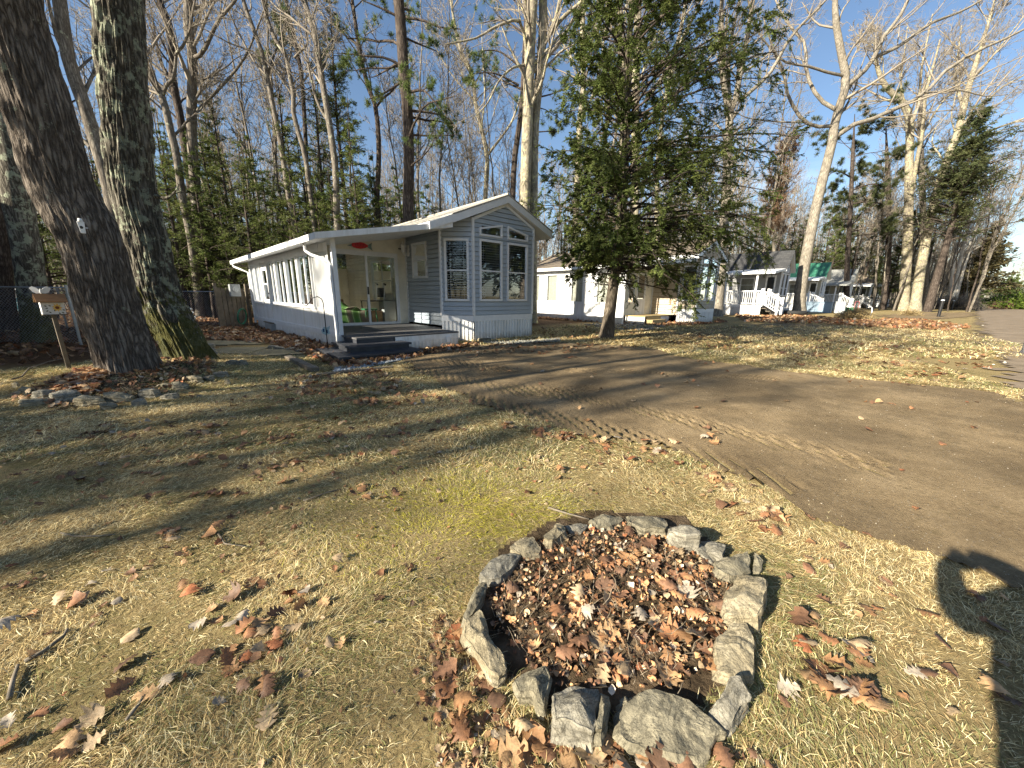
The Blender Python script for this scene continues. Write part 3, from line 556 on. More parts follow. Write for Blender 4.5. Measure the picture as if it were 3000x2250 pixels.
tag(link('fallen_leaves',np_mesh('fallen_leaves',np.vstack(LV),np.vstack(LF),True,np.vstack(LC)),M['leaves']),'brown and red fallen oak leaves over lawn, beds and driveway','leaves',kind='stuff')
# gravel
def gravel(n,poly,s,seed,col,name,lab):
    r=np.random.default_rng(seed); P=np.array(poly); lo=P.min(0); hi=P.max(0); q=lo+r.random((n*6,2))*(hi-lo); q=q[inpoly(poly,q[:,0],q[:,1])][:n]; n=len(q)
    T=np.array([(1,0,0),(0,1,0),(-1,0,0),(0,-1,0),(0,0,.8),(0,0,-.5),]); Fz=np.array([(0,1,4),(1,2,4),(2,3,4),(3,0,4),(1,0,5),(2,1,5),(3,2,5),(0,3,5)])
    V=T[None]*r.uniform(.5,1.3,(n,6,1))*(s*r.uniform(.5,1.3,n))[:,None,None]; a=r.uniform(0,2*PI,n); x=V[...,0]*np.cos(a)[:,None]-V[...,1]*np.sin(a)[:,None]; y=V[...,0]*np.sin(a)[:,None]+V[...,1]*np.cos(a)[:,None]
    V=np.stack([x+q[:,:1],y+q[:,1:],V[...,2]+gh(q[:,0],q[:,1])[:,None]+.02],2).reshape(-1,3); F=((np.arange(n)*6)[:,None,None]+Fz[None]).reshape(-1,3)
    c=np.repeat(np.array(col)*(.5+.8*r.random((n,1))),6,0); tag(link(name,np_mesh(name,V,F,False,c),colattr(name,.7)),lab,'gravel',kind='stuff')
gravel(1500,wp([(1085,1062),(1190,1038),(1232,1040),(1180,1056),(1090,1075),(980,1090),(985,1080)]),.035,1,(.4,.42,.43),'gravel','pale blue grey pebbles in front of the dark steps')
gravel(900,wp([(1395,1004),(1550,1000),(1640,994),(1640,1002),(1500,1010)]),.04,2,(.25,.25,.22),'gravel','grey gravel along the foot of the ribbed skirting')
gravel(900,wp([(2860,910),(2905,1010),(2950,1080),(3010,1160),(3010,1230),(2960,1150),(2900,1060)]),.04,3,(.55,.52,.45),'gravel','pale gravel chips along the edge of the road')
gravel(1500,DRIVE,.006,4,(.3,.26,.2),'gravel','tiny pale stone chips scattered over the dirt driveway')
gravel(700,wp([(1700,950),(1960,950),(1920,968),(1780,966)]),.05,5,(.3,.28,.25),'gravel','gravel path in front of the yellow timber steps')
def stalks():
    r=np.random.default_rng(4); P=np.array(RIN); lo=P.min(0); hi=P.max(0); q=lo+r.random((1500,2))*(hi-lo); q=q[inpoly(RIN,q[:,0],q[:,1])][:520]; n=len(q); az=r.uniform(0,6.28,n); el=np.abs(r.normal(.15,.3,n)); L=r.uniform(.02,.12,n); pos=np.stack([q[:,0],q[:,1],gh(q[:,0],q[:,1])+.012+.02*r.random(n)],1); out=[pos]
    for k in range(3): out.append(out[-1]+np.stack([np.cos(az)*np.cos(el),np.sin(az)*np.cos(el),np.sin(el)],1)*(L/3)[:,None]); az=az+r.normal(0,.35,n); el=el*.6
    C=np.stack(out,1); V=np.stack([C+[.0011,0,0],C+[-.0008,.0009,0],C+[0,-.001,.0012]],2).reshape(-1,3); q=np.array([[k*3+j,k*3+(j+1)%3,k*3+3+(j+1)%3,k*3+3+j] for k in range(3) for j in range(3)]); F=((np.arange(n)*12)[:,None,None]+q[None]).reshape(-1,4)
    c=np.repeat(np.array([.55,.46,.33])*(.4+.8*r.random((n,1))),12,0); tag(link('dead_stems',np_mesh('dead_stems',V,F,False,c),M['blades']),'pale dead stems tangled over the soil inside the stone ring','stems',kind='stuff')
stalks()
# twigs lying about
M['deadwood']=nmat('dead_twig_wood',(.1,.085,.06),(.26,.22,.17),12,.9)
def twig(pts,r,lab,name='fallen_twig'):
    P=[(*gp(*q[:2]),0) for q in pts]; P=[(x,y,float(gh(x,y))+r+(pts[i][2] if len(pts[i])>2 else .006)) for i,(x,y,_) in enumerate(P)]
    mb=MB(); mb.sm=True; mb.tube(P,[r*(1-.5*i/len(P)) for i in range(len(P))],6); tag(mb.build(name,M['deadwood']),lab,'twig','twigs lying on the ground')
twig([(75,1945),(130,1915),(190,1870),(200,1850)],.008,'dark forked stick lying in the grass at the left edge'); twig([(30,2050),(40,2000),(55,1955)],.008,'grey stick in the grass below the dark forked one')
twig([(1605,1492),(1660,1510),(1725,1530)],.007,'thin pale stick resting on the far side of the ring'); twig([(40,1130,.02),(70,1122,.02),(90,1095,.04),(150,1070,.05),(185,1058,.03)],.012,'crooked pale branch in front of the birdhouse post','fallen_branch')
twig([(180,1565),(220,1575),(290,1575),(340,1570)],.005,'curved thin twig on the shaded lawn'); twig([(640,1570),(660,1600),(735,1610)],.005,'thin twig pointing at leaf cluster on the lawn')
twig([(1735,1620),(1740,1700),(1735,1770)],.003,'upright dry plant stalk inside the stone ring','dry_stalk'); twig([(890,1475),(960,1450),(1000,1440)],.005,'short thin twig on the lawn near the middle'); twig([(370,2110),(410,2060),(420,2040)],.006,'dark short stick between straw tufts in the lower left')
# ================================================================== HOUSES
E1=(math.cos(rad(42.5)),math.sin(rad(42.5))); N1=(-E1[1],E1[0]); HR=rad(42.5)
HO=gp(1389,998)                        # near left corner of the first cottage's bay
def hw(u,v,o=HO): return (o[0]+u*E1[0]+v*N1[0],o[1]+u*E1[1]+v*N1[1])
def basis(P0,P1):
    dx,dy=P1[0]-P0[0],P1[1]-P0[1]; L=math.hypot(dx,dy); dx/=L;dy/=L; return ((P0[0],P0[1]),(dx,dy),(dy,-dx)),L
def siding(mb,x0,x1,z0,z1,ops=(),lap=.125,gable=None,th=.024):
    """lapped boards; gable=(xpeak,zpeak,zleft,zright) clips the top"""
    def ext(z):
        if gable is None: return x0,x1
        xp,zp,zl,zr=gable; l=x0 if z<=zl else x0+(xp-x0)*(z-zl)/(zp-zl); r=x1 if z<=zr else x1-(x1-xp)*(z-zr)/(zp-zr); return l,r
    top=z1 if gable is None else gable[1]; z=z0
    while z<top-1e-4:
        zt=min(z+lap,top); cuts=sorted({z,zt}|{q for o in ops for q in (o[2],o[3]) if z<q<zt})
        for a,b in zip(cuts[:-1],cuts[1:]):
            m=(a+b)/2; seg=[(x0,x1)]
            for o in ops:
                if o[2]<m<o[3]:
                    ns=[]
                    for s,e in seg:
                        if o[1]<=s or o[0]>=e: ns.append((s,e))
                        else:
                            if o[0]>s: ns.append((s,o[0]))
                            if o[1]<e: ns.append((o[1],e))
                    seg=ns
            slot=.015 if lap<1 else 0; a_=a
            if a==z: a=min(z+slot,b-.001)
            ya=th*(1-(a-z)/lap)+.002; yb=th*(1-(b-z)/lap)+.002; la,ra=ext(a); lb,rb=ext(b)
            for s,e in seg:
                sa,ea=max(s,la),min(e,ra); sb,eb=max(s,lb),min(e,rb)
                if ea<=sa: continue
                if eb<sb: sb=eb=(sb+eb)/2
                mb.quad((sa,ya,a),(ea,ya,a),(eb,yb,b),(sb,yb,b))
                if a_==z and slot: mb.quad((sa,-.03,a),(ea,-.03,a),(ea,ya,a),(sa,ya,a)); mb.quad((sa,-.03,z-.01),(ea,-.03,z-.01),(ea,-.03,a+.01),(sa,-.03,a+.01)); mb.quad((sa,.0,z),(ea,.0,z),(ea,-.03,z-.002),(sa,-.03,z-.002))
        z=zt
def ribs(mb,x0,x1,z0,z1,p=.115,d=.035,smooth=False):
    x=x0
    while x<x1-1e-4:
        e=min(x+p,x1); w=e-x
        for a,b,ya,yb in ((0,.45,d,d),(.45,.55,d,0),(.55,.9,0,0),(.9,1.,0,d)):
            mb.quad((x+a*w,ya,z0),(x+b*w,yb,z0),(x+b*w,yb,z1),(x+a*w,ya,z1))
        x=e
def flat(mb,x0,x1,z0,z1,ops=(),y=.0,gable=None): siding(mb,x0,x1,z0,z1,ops,lap=10.,gable=gable,th=.001)
def window(par,B,x0,x1,z0,z1,rail=.5,blind=True,w=.055,proud=.045,trap=None,name='window',glass='glass',frame='vinyl_trim',curtain=None,label=None,vm=0,inner=False,slat=.068):
    mb=MB(B); o=w
    if trap is None:
        mb.box(x0-.005,x0+o,-.03,proud,z0,z1); mb.box(x1-o,x1+.005,-.03,proud,z0,z1); mb.box(x0+o,x1-o,-.028,proud-.003,z0-.005,z0+o); mb.box(x0+o,x1-o,-.028,proud-.003,z1-o,z1+.005)
        if rail: zr=z0+(z1-z0)*rail; mb.box(x0+o,x1-o,-.02,proud*.6,zr-.02,zr+.02)
        for k in range(vm): xv=x0+(x1-x0)*(k+1)/(vm+1); mb.box(xv-.02,xv+.02,-.018,proud*.55,z0+o,z1-o)
    else:
        zl,zr_=trap; wq=o*.9
        mb.xprism([(x0,z0),(x1,z0),(x1-.0,z0+wq),(x0,z0+wq)],-.03,proud)
        mb.xprism([(x0,z0+wq),(x0+wq,z0+wq),(x0+wq,zl+(zr_-zl)*wq/(x1-x0)),(x0,zl)],-.029,proud-.002)
        mb.xprism([(x1-wq,z0+wq),(x1,z0+wq),(x1,zr_),(x1-wq,zr_-(zr_-zl)*wq/(x1-x0))],-.029,proud-.002)
        mb.xprism([(x0+wq,zl+(zr_-zl)*wq/(x1-x0)-wq),(x1-wq,zr_-(zr_-zl)*wq/(x1-x0)-wq),(x1-wq,zr_-(zr_-zl)*wq/(x1-x0)),(x0+wq,zl+(zr_-zl)*wq/(x1-x0))],-.028,proud-.004)
    f=mb.build(name,M[frame],par)
    if label: f['label']=label
    g=MB(B)
    if trap is None: g.box(x0+o*.7,x1-o*.7,.0,.006,z0+o*.7,z1-o*.7)
    else: g.xprism([(x0+.02,z0+.02),(x1-.02,z0+.02),(x1-.02,trap[1]-.03),(x0+.02,trap[0]-.03)],.0,.006)
    g.build('pane',M[glass],f)
    if blind:
        b=MB(B); z=z0+o*.8
        while z<z1-o: 
            b.quad((x0+o,-.045,z-.010),(x1-o,-.045,z-.010),(x1-o,-.07,z+.006),(x0+o,-.07,z+.006)); z+=slat
        for k in (.22,.78): xx=x0+(x1-x0)*k; b.box(xx-.004,xx+.004,-.043,-.041,z0+o,z1-o)
        b.build('blind',M['blind'],f)
    if curtain:
        c=MB(B); a,e=curtain; xx=x0+(x1-x0)*a; n=10; X=[xx+(x1-x0)*(e-a)*i/n for i in range(n+1)]
        for i in range(n): c.quad((X[i],-.06-.02*(i%2),z0+.03),(X[i+1],-.06-.02*((i+1)%2),z0+.03),(X[i+1],-.06-.02*((i+1)%2),z1-.03),(X[i],-.06-.02*(i%2),z1-.03))
        c.build('curtain',M['curtain'],f)
    return f
def slab(P,th):
    """P: 4+ points (u,v,z) anticlockwise from above -> MB prism thick downwards"""
    mb=MB(); n=len(P); mb.add([tuple(p) for p in P]+[(p[0],p[1],p[2]-th) for p in P],[tuple(range(n)),tuple(range(2*n-1,n-1,-1))]+[((i+1)%n,i,n+i,n+(i+1)%n) for i in range(n)]); return mb
def park_home(o,name,label,sd,roofm,vB,us,Lsun,skew=0.,eave=2.5,group=None,front_ops=True,wall_label=None):
    r=empty(name,(o[0],o[1],0),HR,label,'mobile home',group)
    BF,_=basis((0,0),(2.35,0)); BL,LF=basis((-.65,.65),(0,0)); BR,_=basis((2.35,0),(3.0,.65)); BS,LS=basis((-.65,vB),(-.65,.65)); BRR,_=basis((3.0,.65),(3.0,10.6)); BK,_=basis((3.0,10.6),(-.65,10.6))
    # walls -------------------------------------------------
    ops=[(.21,1.05,1.13,2.82),(1.25,2.10,1.13,2.82),(.30,1.05,2.92,3.17),(1.25,2.0,2.92,3.17)] 
    mb=MB(BF); siding(mb,.0,2.35,.72,3.3,ops,gable=(1.175,3.86,3.37,3.37)); mb.build('front_wall',M[sd],r)
    mb=MB(BL); siding(mb,0,LF,.72,3.34,[(.12,.80,1.13,2.80)]); mb.build('bay_wall',M[sd],r); mb=MB(BR); siding(mb,0,LF,.72,3.34,[(.12,.80,1.13,2.80)]); mb.build('bay_wall',M[sd],r)
    mb=MB(BS); s0=LS-(1.36-.65); sw=[(vB-2.23,vB-1.36,1.78,2.80)] if vB>2.3 else []
    siding(mb,0,LS,.42,3.2,sw); mb.build('side_wall',M[sd],r)
    mb=MB(BRR); siding(mb,0,9.95,.72,3.2); mb.b=BK; siding(mb,0,3.65,.72,3.3,gable=(1.83,3.9,3.3,3.3)); mb.build('rear_wall',M[sd],r)
    # trim boards
    mb=MB()
    for (x,y) in ((0,0),(2.35,0),(-.65,.65),(3.0,.65)): mb=MB(); mb.prism([(x-.035,y-.035),(x+.035,y-.035),(x+.035,y+.035),(x-.035,y+.035)],.72,3.34); mb.build('corner_trim',M['vinyl_trim'],r)
    mb=MB(); mb.b=BF; mb.xprism([(0.03,3.28),(.03,3.36),(1.175,3.87),(2.32,3.36),(2.32,3.28),(1.175,3.79)],.012,.035); mb.build('gable_trim',M['vinyl_trim'],r)
    mb=MB(BS); mb.box(-.0,.07,.0,.03,.4,3.1); mb.build('corner_trim',M['vinyl_trim'],r)
    mb=MB(BF)
    for B,L in ((BF,2.35),(BL,LF),(BR,LF)): mb.b=B; mb.box(-.01,L+.01,-.01,.028,.555,.72)
    mb.b=BRR; mb.box(0,9.9,-.01,.028,.55,.72); mb.build('skirt_trim',M['vinyl_trim'],r)
    mb=MB(BF); ribs(mb,0,2.35,-.1,.555)
    for B,L in ((BL,LF),(BR,LF),(BRR,9.9)): mb.b=B; ribs(mb,0,L,-.1,.555)
    mb.build('skirting',M['vinyl_white'],r)
    # windows
    window(r,BF,.21,1.05,1.13,2.82); window(r,BF,1.25,2.10,1.13,2.82)
    window(r,BF,.21,1.05,2.91,3.28,trap=(3.11,3.28),blind=False,name='gable_window'); window(r,BF,1.25,2.1,2.91,3.28,trap=(3.28,3.11),blind=False,name='gable_window')
    window(r,BL,.12,.80,1.13,2.80); window(r,BR,.12,.80,1.13,2.80)
    if sw: window(r,BS,*sw[0])
    # floor / ceiling / partition inside
    mb=MB(); mb.prism([(-.6,.68),(.02,.05),(2.33,.05),(2.95,.68),(2.95,10.5),(-.6,10.5)],.62,.70); mb.build('floor',M['floor_in'],r)
    mb=MB(); mb.box(-.6,2.95,3.2,3.26,.7,3.3); mb.build('partition',M['unlit'],r)  # painted near-black to stand in for the unlit rooms behind the blinds
    # main roof
    e=.41; zp,zl=4.08,3.31
    for sgn,nm in ((-1,'a'),(1,'b')):
        ue=1.175+sgn*1.905; P=[(1.175,-.15,zp),(ue,-.15,zl),(ue,10.8,zl),(1.175,10.8,zp)]
        if sgn>0: P=P[::-1]
        slab([(a,b,c-.02) for a,b,c in P],.19).build('roof_deck',M['vinyl_trim'],r); slab([(a+(0.02*sgn if abs(a-ue)<.01 else 0),b+(-.015 if b<0 else 0),c+.012) for a,b,c in P],.028).build('roof_shingles',M[roofm],r)
    mb=MB(); mb.tube([(1.175,-.15,zp+.02),(1.175,10.8,zp+.02)],.035,6); mb.build('ridge_cap',M[roofm],r)
    return r,(BF,BL,BS,BR)
# ------------------------------------------------------------------ cottage 1
h1,(BF,BL,BS,BR)=park_home(HO,'park_home','blue grey clapboard park home with glazed sunroom, dark steps and bay of blinds','siding_blue','shingle_tan',2.69,-3.6,7.7)
A0=(-3.6,.3); A1=(-4.05,8.0); BW,LW=basis(A1,A0); X=lambda s:LW-s
# raised porch/sunroom roof
P=[(-4.05,-.12,2.50),(-.72,-.12,3.12),(-.72,8.7,3.12),(-4.55,8.7,2.41)]
slab(P,.125).build('sunroom_roof',M['vinyl_white'],h1)
mb=MB(); mb.add([(-1.42,-.16,3.04),(-.70,-.16,3.32),(-.70,-.16,3.13),(-1.42,-.16,2.86),(-1.42,.05,3.04),(-.70,.05,3.32),(-.70,.05,3.13),(-1.42,.05,2.86)],[(0,3,2,1),(4,5,6,7),(0,1,5,4),(3,7,6,2),(0,4,7,3),(1,2,6,5)]); mb.build('fascia_box',M['vinyl_trim'],h1)
mb=MB(); mb.b=None
for k in range(5): u=-3.4+k*.6; mb.box(u,u+.012,-.128,-.119,2.62+.1*k-.1,2.66+.1*k-.1)
mb=MB(BW)
WN=[(1.40,2.40),(2.46,3.46),(3.52,4.50),(4.56,5.42),(6.38,6.98),(7.04,7.66)]
ops=[(X(b),X(a),.97,2.26) for a,b in WN]+[(X(6.3),X(5.5),.98,2.15)]
flat(mb,0,X(.32),.42,2.42,ops+[(X(1.33),X(.36),.97,2.24)]); pv=MB(BW); pv.box(X(1.34),X(.35),-.012,-.006,.95,2.25); pv.build('vinyl_panel',M['light_pass'],h1); mb.box(X(.32),X(.2),-.02,.0,.42,.5); mb.build('sunroom_wall',M['vinyl_white'],h1)  # solid panel opened here so sunlight passes to the side wall
mb=MB(BW)
for a in (1.37,2.43,3.49,4.53,5.45,6.36,7.7,.85): mb.box(X(a)-.012,X(a)+.012,.001,.012,.44,.95)
mb.box(X(5.42),X(1.35),0,.05,.915,.965); mb.box(X(7.7),X(6.38),0,.05,.915,.965); mb.box(0,X(0),-.0,.035,.30,.425); mb.box(0,X(.0),.0,.02,.405,.43)
mb.box(-.05,.05,-.05,.05,.3,2.4); mb.box(0,X(.85),0,.02,2.24,2.45); mb.build('wall_trim',M['vinyl_trim'],h1)
mb=MB(BW); ribs(mb,0,X(0),-.1,.30,.3,.006); mb.build('sunroom_skirting',M['vinyl_white'],h1)
for a,b in WN: window(h1,BW,X(b),X(a),.97,2.26,rail=0,blind=False,vm=1,w=.04,curtain=(.66,.97) if 2<a<6 else None,proud=.05,name='sunroom_window')
d=MB(BW); fl=[(X(6.14),X(5.66),1.5,2.05)]; d.box(X(6.3),X(6.16),-.02,.02,.5,2.15); d.box(X(5.64),X(5.5),-.02,.02,.5,2.15); d.box(X(6.16),X(5.64),-.02,.02,.5,1.08); d.box(X(6.16),X(5.64),-.02,.02,2.0,2.15); d.box(X(6.16),X(5.64),-.02,.015,1.55,1.6)
d=d.build('side_door',M['vinyl_white'],h1); g=MB(BW); g.box(X(6.17),X(5.63),-.01,-.004,1.06,2.02); g.build('pane',M['glass'],d); g=MB(BW); g.lathe([(.001,0),(.03,.0),(.03,.03),(.001,.05)],(X(5.58),.03,1.25),10); g.build('handle',M['black'],d)
# far end wall and inner walls of the sunroom
BE,LE=basis((-.65,8.0),(-4.05,8.0)); mb=MB(BE); flat(mb,0,LE,.3,2.3); mb.build('end_wall',M['room'],h1)
BI,LI=basis((-.65,8.0),(-.65,2.69)); mb=MB(BI); siding(mb,0,LI,.3,3.05,[(2.6,4.3,1.05,2.45)]); mb.build('inner_wall',M['room'],h1)
mb=MB(BI); mb.box(2.6,4.3,-.35,-.3,1.0,2.5); mb.build('unlit_room_sheet',M['unlit'],h1); window(h1,BI,2.6,4.3,1.05,2.45,blind=False,vm=1,curtain=(.0,.35),w=.05)  # dark sheet stands in for the unlit room behind this window
mb=MB(); mb.prism([(-3.55,2.7),(-.66,2.7),(-.66,8.0),(-4.0,8.0)],.22,.3); mb.build('sunroom_floor',M['floor_in'],h1)
# sliding door wall (faces the porch)
BD,LD=basis((-3.75,2.69),(-.65,2.69)); D0=.83; dz=2.50
mb=MB(BD)
for a,b,z0,z1 in ((.0,.83,.3,2.5),(2.78,3.1,.3,2.5)): mb.box(a,b,-.04,.0,z0,z1)
mb.add([(0,-.04,2.5),(LD,-.04,2.5),(LD,0,2.5),(0,0,2.5),(0,-.04,2.52),(LD,-.04,3.08),(LD,0,3.08),(0,0,2.52)],[(0,3,2,1),(4,5,6,7),(0,1,5,4),(2,3,7,6),(1,2,6,5),(3,0,4,7)]); mb.build('porch_wall',M['room'],h1)
sd=MB(BD); z0=.38
sd.box(.81,2.8,-.06,.03,.31,.37); sd.box(.81,.85,-.06,.03,.37,2.5); sd.box(2.76,2.8,-.06,.03,.37,2.5); sd.box(.81,2.8,-.058,.028,2.46,2.52)
for a,b,y in ((.85,1.86,-.03),(1.78,2.76,.0)):
    sd.box(a,a+.06,y-.02,y+.015,.375,2.46); sd.box(b-.06,b,y-.02,y+.015,.375,2.46); sd.box(a+.06,b-.06,y-.019,y+.014,.375,.45); sd.box(a+.06,b-.06,y-.019,y+.014,2.39,2.46)
sd=sd.build('sliding_door',M['vinyl_trim'],h1)
g=MB(BD); g.box(.9,1.82,-.037,-.031,.44,2.4); g.build('pane',M['glass_clear'],sd); g=MB(BD); g.box(1.82,2.72,-.006,.0,.44,2.4); g.build('screen_pane',M['glass_clear'],sd)
g=MB(BD); g.box(1.79,1.83,.015,.045,1.28,1.5); g.build('handle',M['black'],sd)
# porch deck and post
PD=[(-3.58,-.62),(-.95,-.62),(-.95,.66),(-.68,.66),(-.68,2.66),(-3.74,2.66)]
mb=MB(); mb.prism(PD,.335,.37)
for k in range(0,0): pass
mb.build('deck_boards',M['deck'],h1); mb=MB(); mb.prism([(-3.56,-.60),(-2.72,-.60),(-2.72,-.3),(-3.56,-.3)],.22,.335); mb.box(-3.575,-3.55,-.6,.25,.2,.335); mb.build('deck_fascia',M['deck_dark'],h1)
mb=MB(); mb.box(-2.70,-.96,-.615,-.58,.20,.335); mb.box(-.985,-.957,-.6,.9,.20,.335); B2,_=basis((-2.70,-.60),(-.97,-.60)); mb.b=B2; ribs(mb,0,1.73,-.05,.20,.1,.012); mb.build('deck_skirting',M['vinyl_white'],h1)
mb=MB(); mb.box(-3.9,-2.55,-1.10,.05,.215,.25); mb.box(-3.87,-2.6,-1.07,.0,.13,.215); mb.box(-4.25,-2.5,-1.50,.0,.10,.135); mb.box(-4.2,-2.55,-1.46,-.02,-.02,.10); mb.build('entrance_steps',M['deck_dark'],h1)
mb=MB(); mb.box(-3.65,-3.56,.22,.31,.2,2.52); mb.box(-3.67,-3.54,.2,.33,.1,.36); mb.build('porch_post',M['vinyl_trim'],h1)
mb=MB(); mb.sm=False; mb.tube([(-4.0,.9,2.38),(-4.0,.88,2.22),(-3.92,.75,2.13),(-3.72,.34,2.0),(-3.69,.28,1.9),(-3.69,.26,.2),(-3.73,.16,.1)],.036,8); mb.build('downspout',M['vinyl_trim'],h1)
mb=MB(); mb.tube([(-4.5,8.5,2.3),(-4.48,8.45,2.2),(-4.3,8.25,2.1),(-4.12,8.1,2.0),(-4.12,8.08,.2)],.036,8); mb.build('downspout',M['vinyl_trim'],h1)
mb=MB(BD); mb.box(2.86,2.98,.0,.03,2.66,2.685); mb.build('vent',M['black'],h1)
mb=MB(B2); mb.box(1.36,1.46,.01,.05,.12,.26); mb.build('socket_box',M['vinyl_trim'],h1)
# lantern
lp=(-.66,2.46); l=empty('wall_lantern',(*hw(-.70,2.46),2.5),HR,'white carriage lantern on the porch corner beside the small window','lantern')
mb=MB(); mb.box(.0,.05,-.05,.05,-.05,.27); mb.build('back_plate',M['white'],l); mb=MB(); mb.sm=True; mb.tube([(.0,0,0),(-.08,0,-.03),(-.14,0,.0),(-.15,0,.05)],.015,6); mb.build('arm',M['white'],l)
mb=MB(); mb.lathe([(.02,.05),(.05,.07),(.07,.24),(.085,.25),(.05,.3),(.015,.33),(.008,.37)],(-.15,0,0),6); mb.build('cage',M['white'],l)
# fish plaque
f=empty('fish_plaque',(*hw(-2.08,2.66),2.655),HR,'red and grey wooden fish hanging over the sliding door','wall decoration')
mb=MB(); mb.xprism([(-.24,.02),(-.2,.065),(-.1,.09),(0,.095),(.12,.075),(.22,.03),(.22,-.02),(.12,-.065),(0,-.09),(-.1,-.085),(-.2,-.06),(-.24,-.03)],-.02,.0); mb.build('body',M['red'],f)
mb=MB(); mb.xprism([(-.37,-.03),(-.24,.022),(-.24,-.04)],-.018,0); mb.build('snout',M['teal'],f); mb=MB(); mb.xprism([(.22,.03),(.35,.11),(.32,.0),(.35,-.11),(.22,-.03)],-.018,0); mb.build('tail',M['teal'],f)
mb=MB()
for i in range(7): x=-.14+i*.045; mb.box(x,x+.018,-.024,-.0195,-.05+.02*(i%2),.05)
mb.build('scales',plain('dark_red_paint',(.3,.01,.02)),f)
# starfish and window ornaments
for j,(x,z) in enumerate(((.88,3.03),(1.36,3.0))):
    s=MB(); pts=[]
    for k in range(10): a=PI/2+k*PI/5+.2*j; q=.085 if k%2==0 else .022; pts.append((x+q*math.cos(a),z+q*math.sin(a)))
    s.xprism(pts,.02,.035); o=s.build('starfish',M['white']); o.location=(*HO,0); o.rotation_euler=(0,0,HR); tag(o,'white starfish in the %s gable window pane'%('left' if j==0 else 'right'),'starfish','starfish in the gable windows')
# furniture seen through the sliding door
def hthing(name,u,v,z,lab,cat,rz=0): return empty(name,(*hw(u,v),z),HR+rz,lab,cat)
s=hthing('sofa',-2.35,4.3,.3,'low sofa under a green blanket behind the sliding door','sofa'); mb=MB(); mb.box(-.5,.5,-1.1,1.1,.08,.42); mb.build('seat',M['cardboard'],s,.04); mb=MB(); mb.box(-.55,.55,1.0,1.2,.1,.8); mb.build('armrest',M['cardboard'],s,.04); 
def blanketmat():
    m,nt,b,_=mk('green_swirl_blanket'); v=coords(nt); w=N(nt,'TexWave'); w.inputs['Scale'].default_value=.45; w.inputs['Distortion'].default_value=16.; w.inputs['Detail'].default_value=1; nt.links.new(v,w.inputs['Vector'])
    nt.links.new(ramp(nt,w.outputs['Fac'],[(.0,(.08,.2,.04)),(.35,(.16,.32,.08)),(.5,(.5,.58,.35)),(.6,(.12,.25,.06)),(.85,(.2,.16,.12))],'EASE'),b.inputs['Base Color']); b.inputs['Roughness'].default_value=.95; return m
X_,Y_=np.meshgrid(np.linspace(-.66,.62,30),np.linspace(-1.32,1.05,46),indexing='ij'); Zb=.47+.22*np.exp(-((X_-.1)**2/.12+(Y_-.5)**2/.5))+.05*np.sin(5*X_+3*Y_)+.04*np.sin(9*Y_-4*X_)-.35*np.clip(np.abs(X_)-.5,0,1)*2-2.2*np.clip(-Y_-1.13,0,1)
I=np.arange(X_.size).reshape(X_.shape); o=link('blanket',np_mesh('blanket',np.stack([X_.ravel(),Y_.ravel(),Zb.ravel()],1),np.stack([I[:-1,:-1].ravel(),I[1:,:-1].ravel(),I[1:,1:].ravel(),I[:-1,1:].ravel()],1),True),blanketmat()); o.location=(*hw(-2.35,4.3),.3); o.rotation_euler=(0,0,HR); tag(o,'crumpled green and brown swirl blanket lying on the sofa','blanket')
mb=MB(); mb.box(-.25,.25,-.12,.12,0,.12); o=mb.build('cushion',M['navy'],bevel=.04); o.location=(*hw(-2.62,4.9),1.02); o.rotation_euler=(.3,0,HR); tag(o,'dark blue cushion at the head of the blanket','cushion')
t=hthing('stool',-1.72,3.25,.3,'small green stool behind the door frame','stool'); mb=MB(); mb.box(-.2,.2,-.16,.16,.50,.54); mb.build('seat',M['green_bin'],t)
for sx in (-1,1):
    for sy in (-1,1): mb=MB(); mb.bar((sx*.2,sy*.15,0),(sx*.15,sy*.12,.5),.03); mb.build('leg',M['green_bin'],t)
for u,v,w,h,z,m,lab in ((-1.45,3.5,.36,.42,.3,'cardboard','brown carton under the table in the sunroom'),(-1.05,3.4,.4,.75,.3,'grey_plastic','tall grey storage box behind the right door pane'),(-.85,3.9,.3,1.0,.3,'room','cream box standing behind the walker')):
    b=hthing('storage_box',u,v,z,lab,'box'); mb=MB(); mb.box(-w/2,w/2,-.2,.2,0,h); mb.build('body',M[m],b,.01); mb=MB(); mb.box(-w/2-.01,w/2+.01,-.21,.21,h+.002,h+.03); mb.build('lid',M[m],b,.006)
t=hthing('side_table',-1.3,3.45,.3,'dark side table behind the right door pane','table'); mb=MB(); mb.box(-.5,.45,-.25,.3,.76,.79); mb.build('table_top',M['black'],t)
for sx in (-.47,.42):
    for sy in (-.22,.27): mb=MB(); mb.bar((sx,sy,0),(sx,sy,.76),.03); mb.build('leg',M['black'],t)
wk=hthing('walker',-1.25,3.35,1.09,'folded walking frame with white tubes standing on the table','walking frame')
for x in (-.13,.13): mb=MB(); mb.tube([(x-.05,0,0),(x,.0,.5),(x+.02,.05,.55)],.022,8); mb.build('leg',M['white'],wk); mb=MB(); mb.tube([(x+.01,-.05,.5),(x+.02,.07,.53)],.03,8); mb.build('grip',M['black'],wk)
mb=MB(); mb.box(-.13,.13,-.01,.01,.1,.4); mb.build('panel',M['black'],wk)
p=MB(BI); p.box(4.55,5.0,.02,.035,1.15,1.9); o=p.build('wall_picture',nmat('dark_plant_print',(.02,.02,.015),(.6,.57,.45),7,.8,stretch=(1,1,.4))); o.location=(*HO,0); o.rotation_euler=(0,0,HR); tag(o,'print of dark plant stems on the cream sunroom wall','picture')
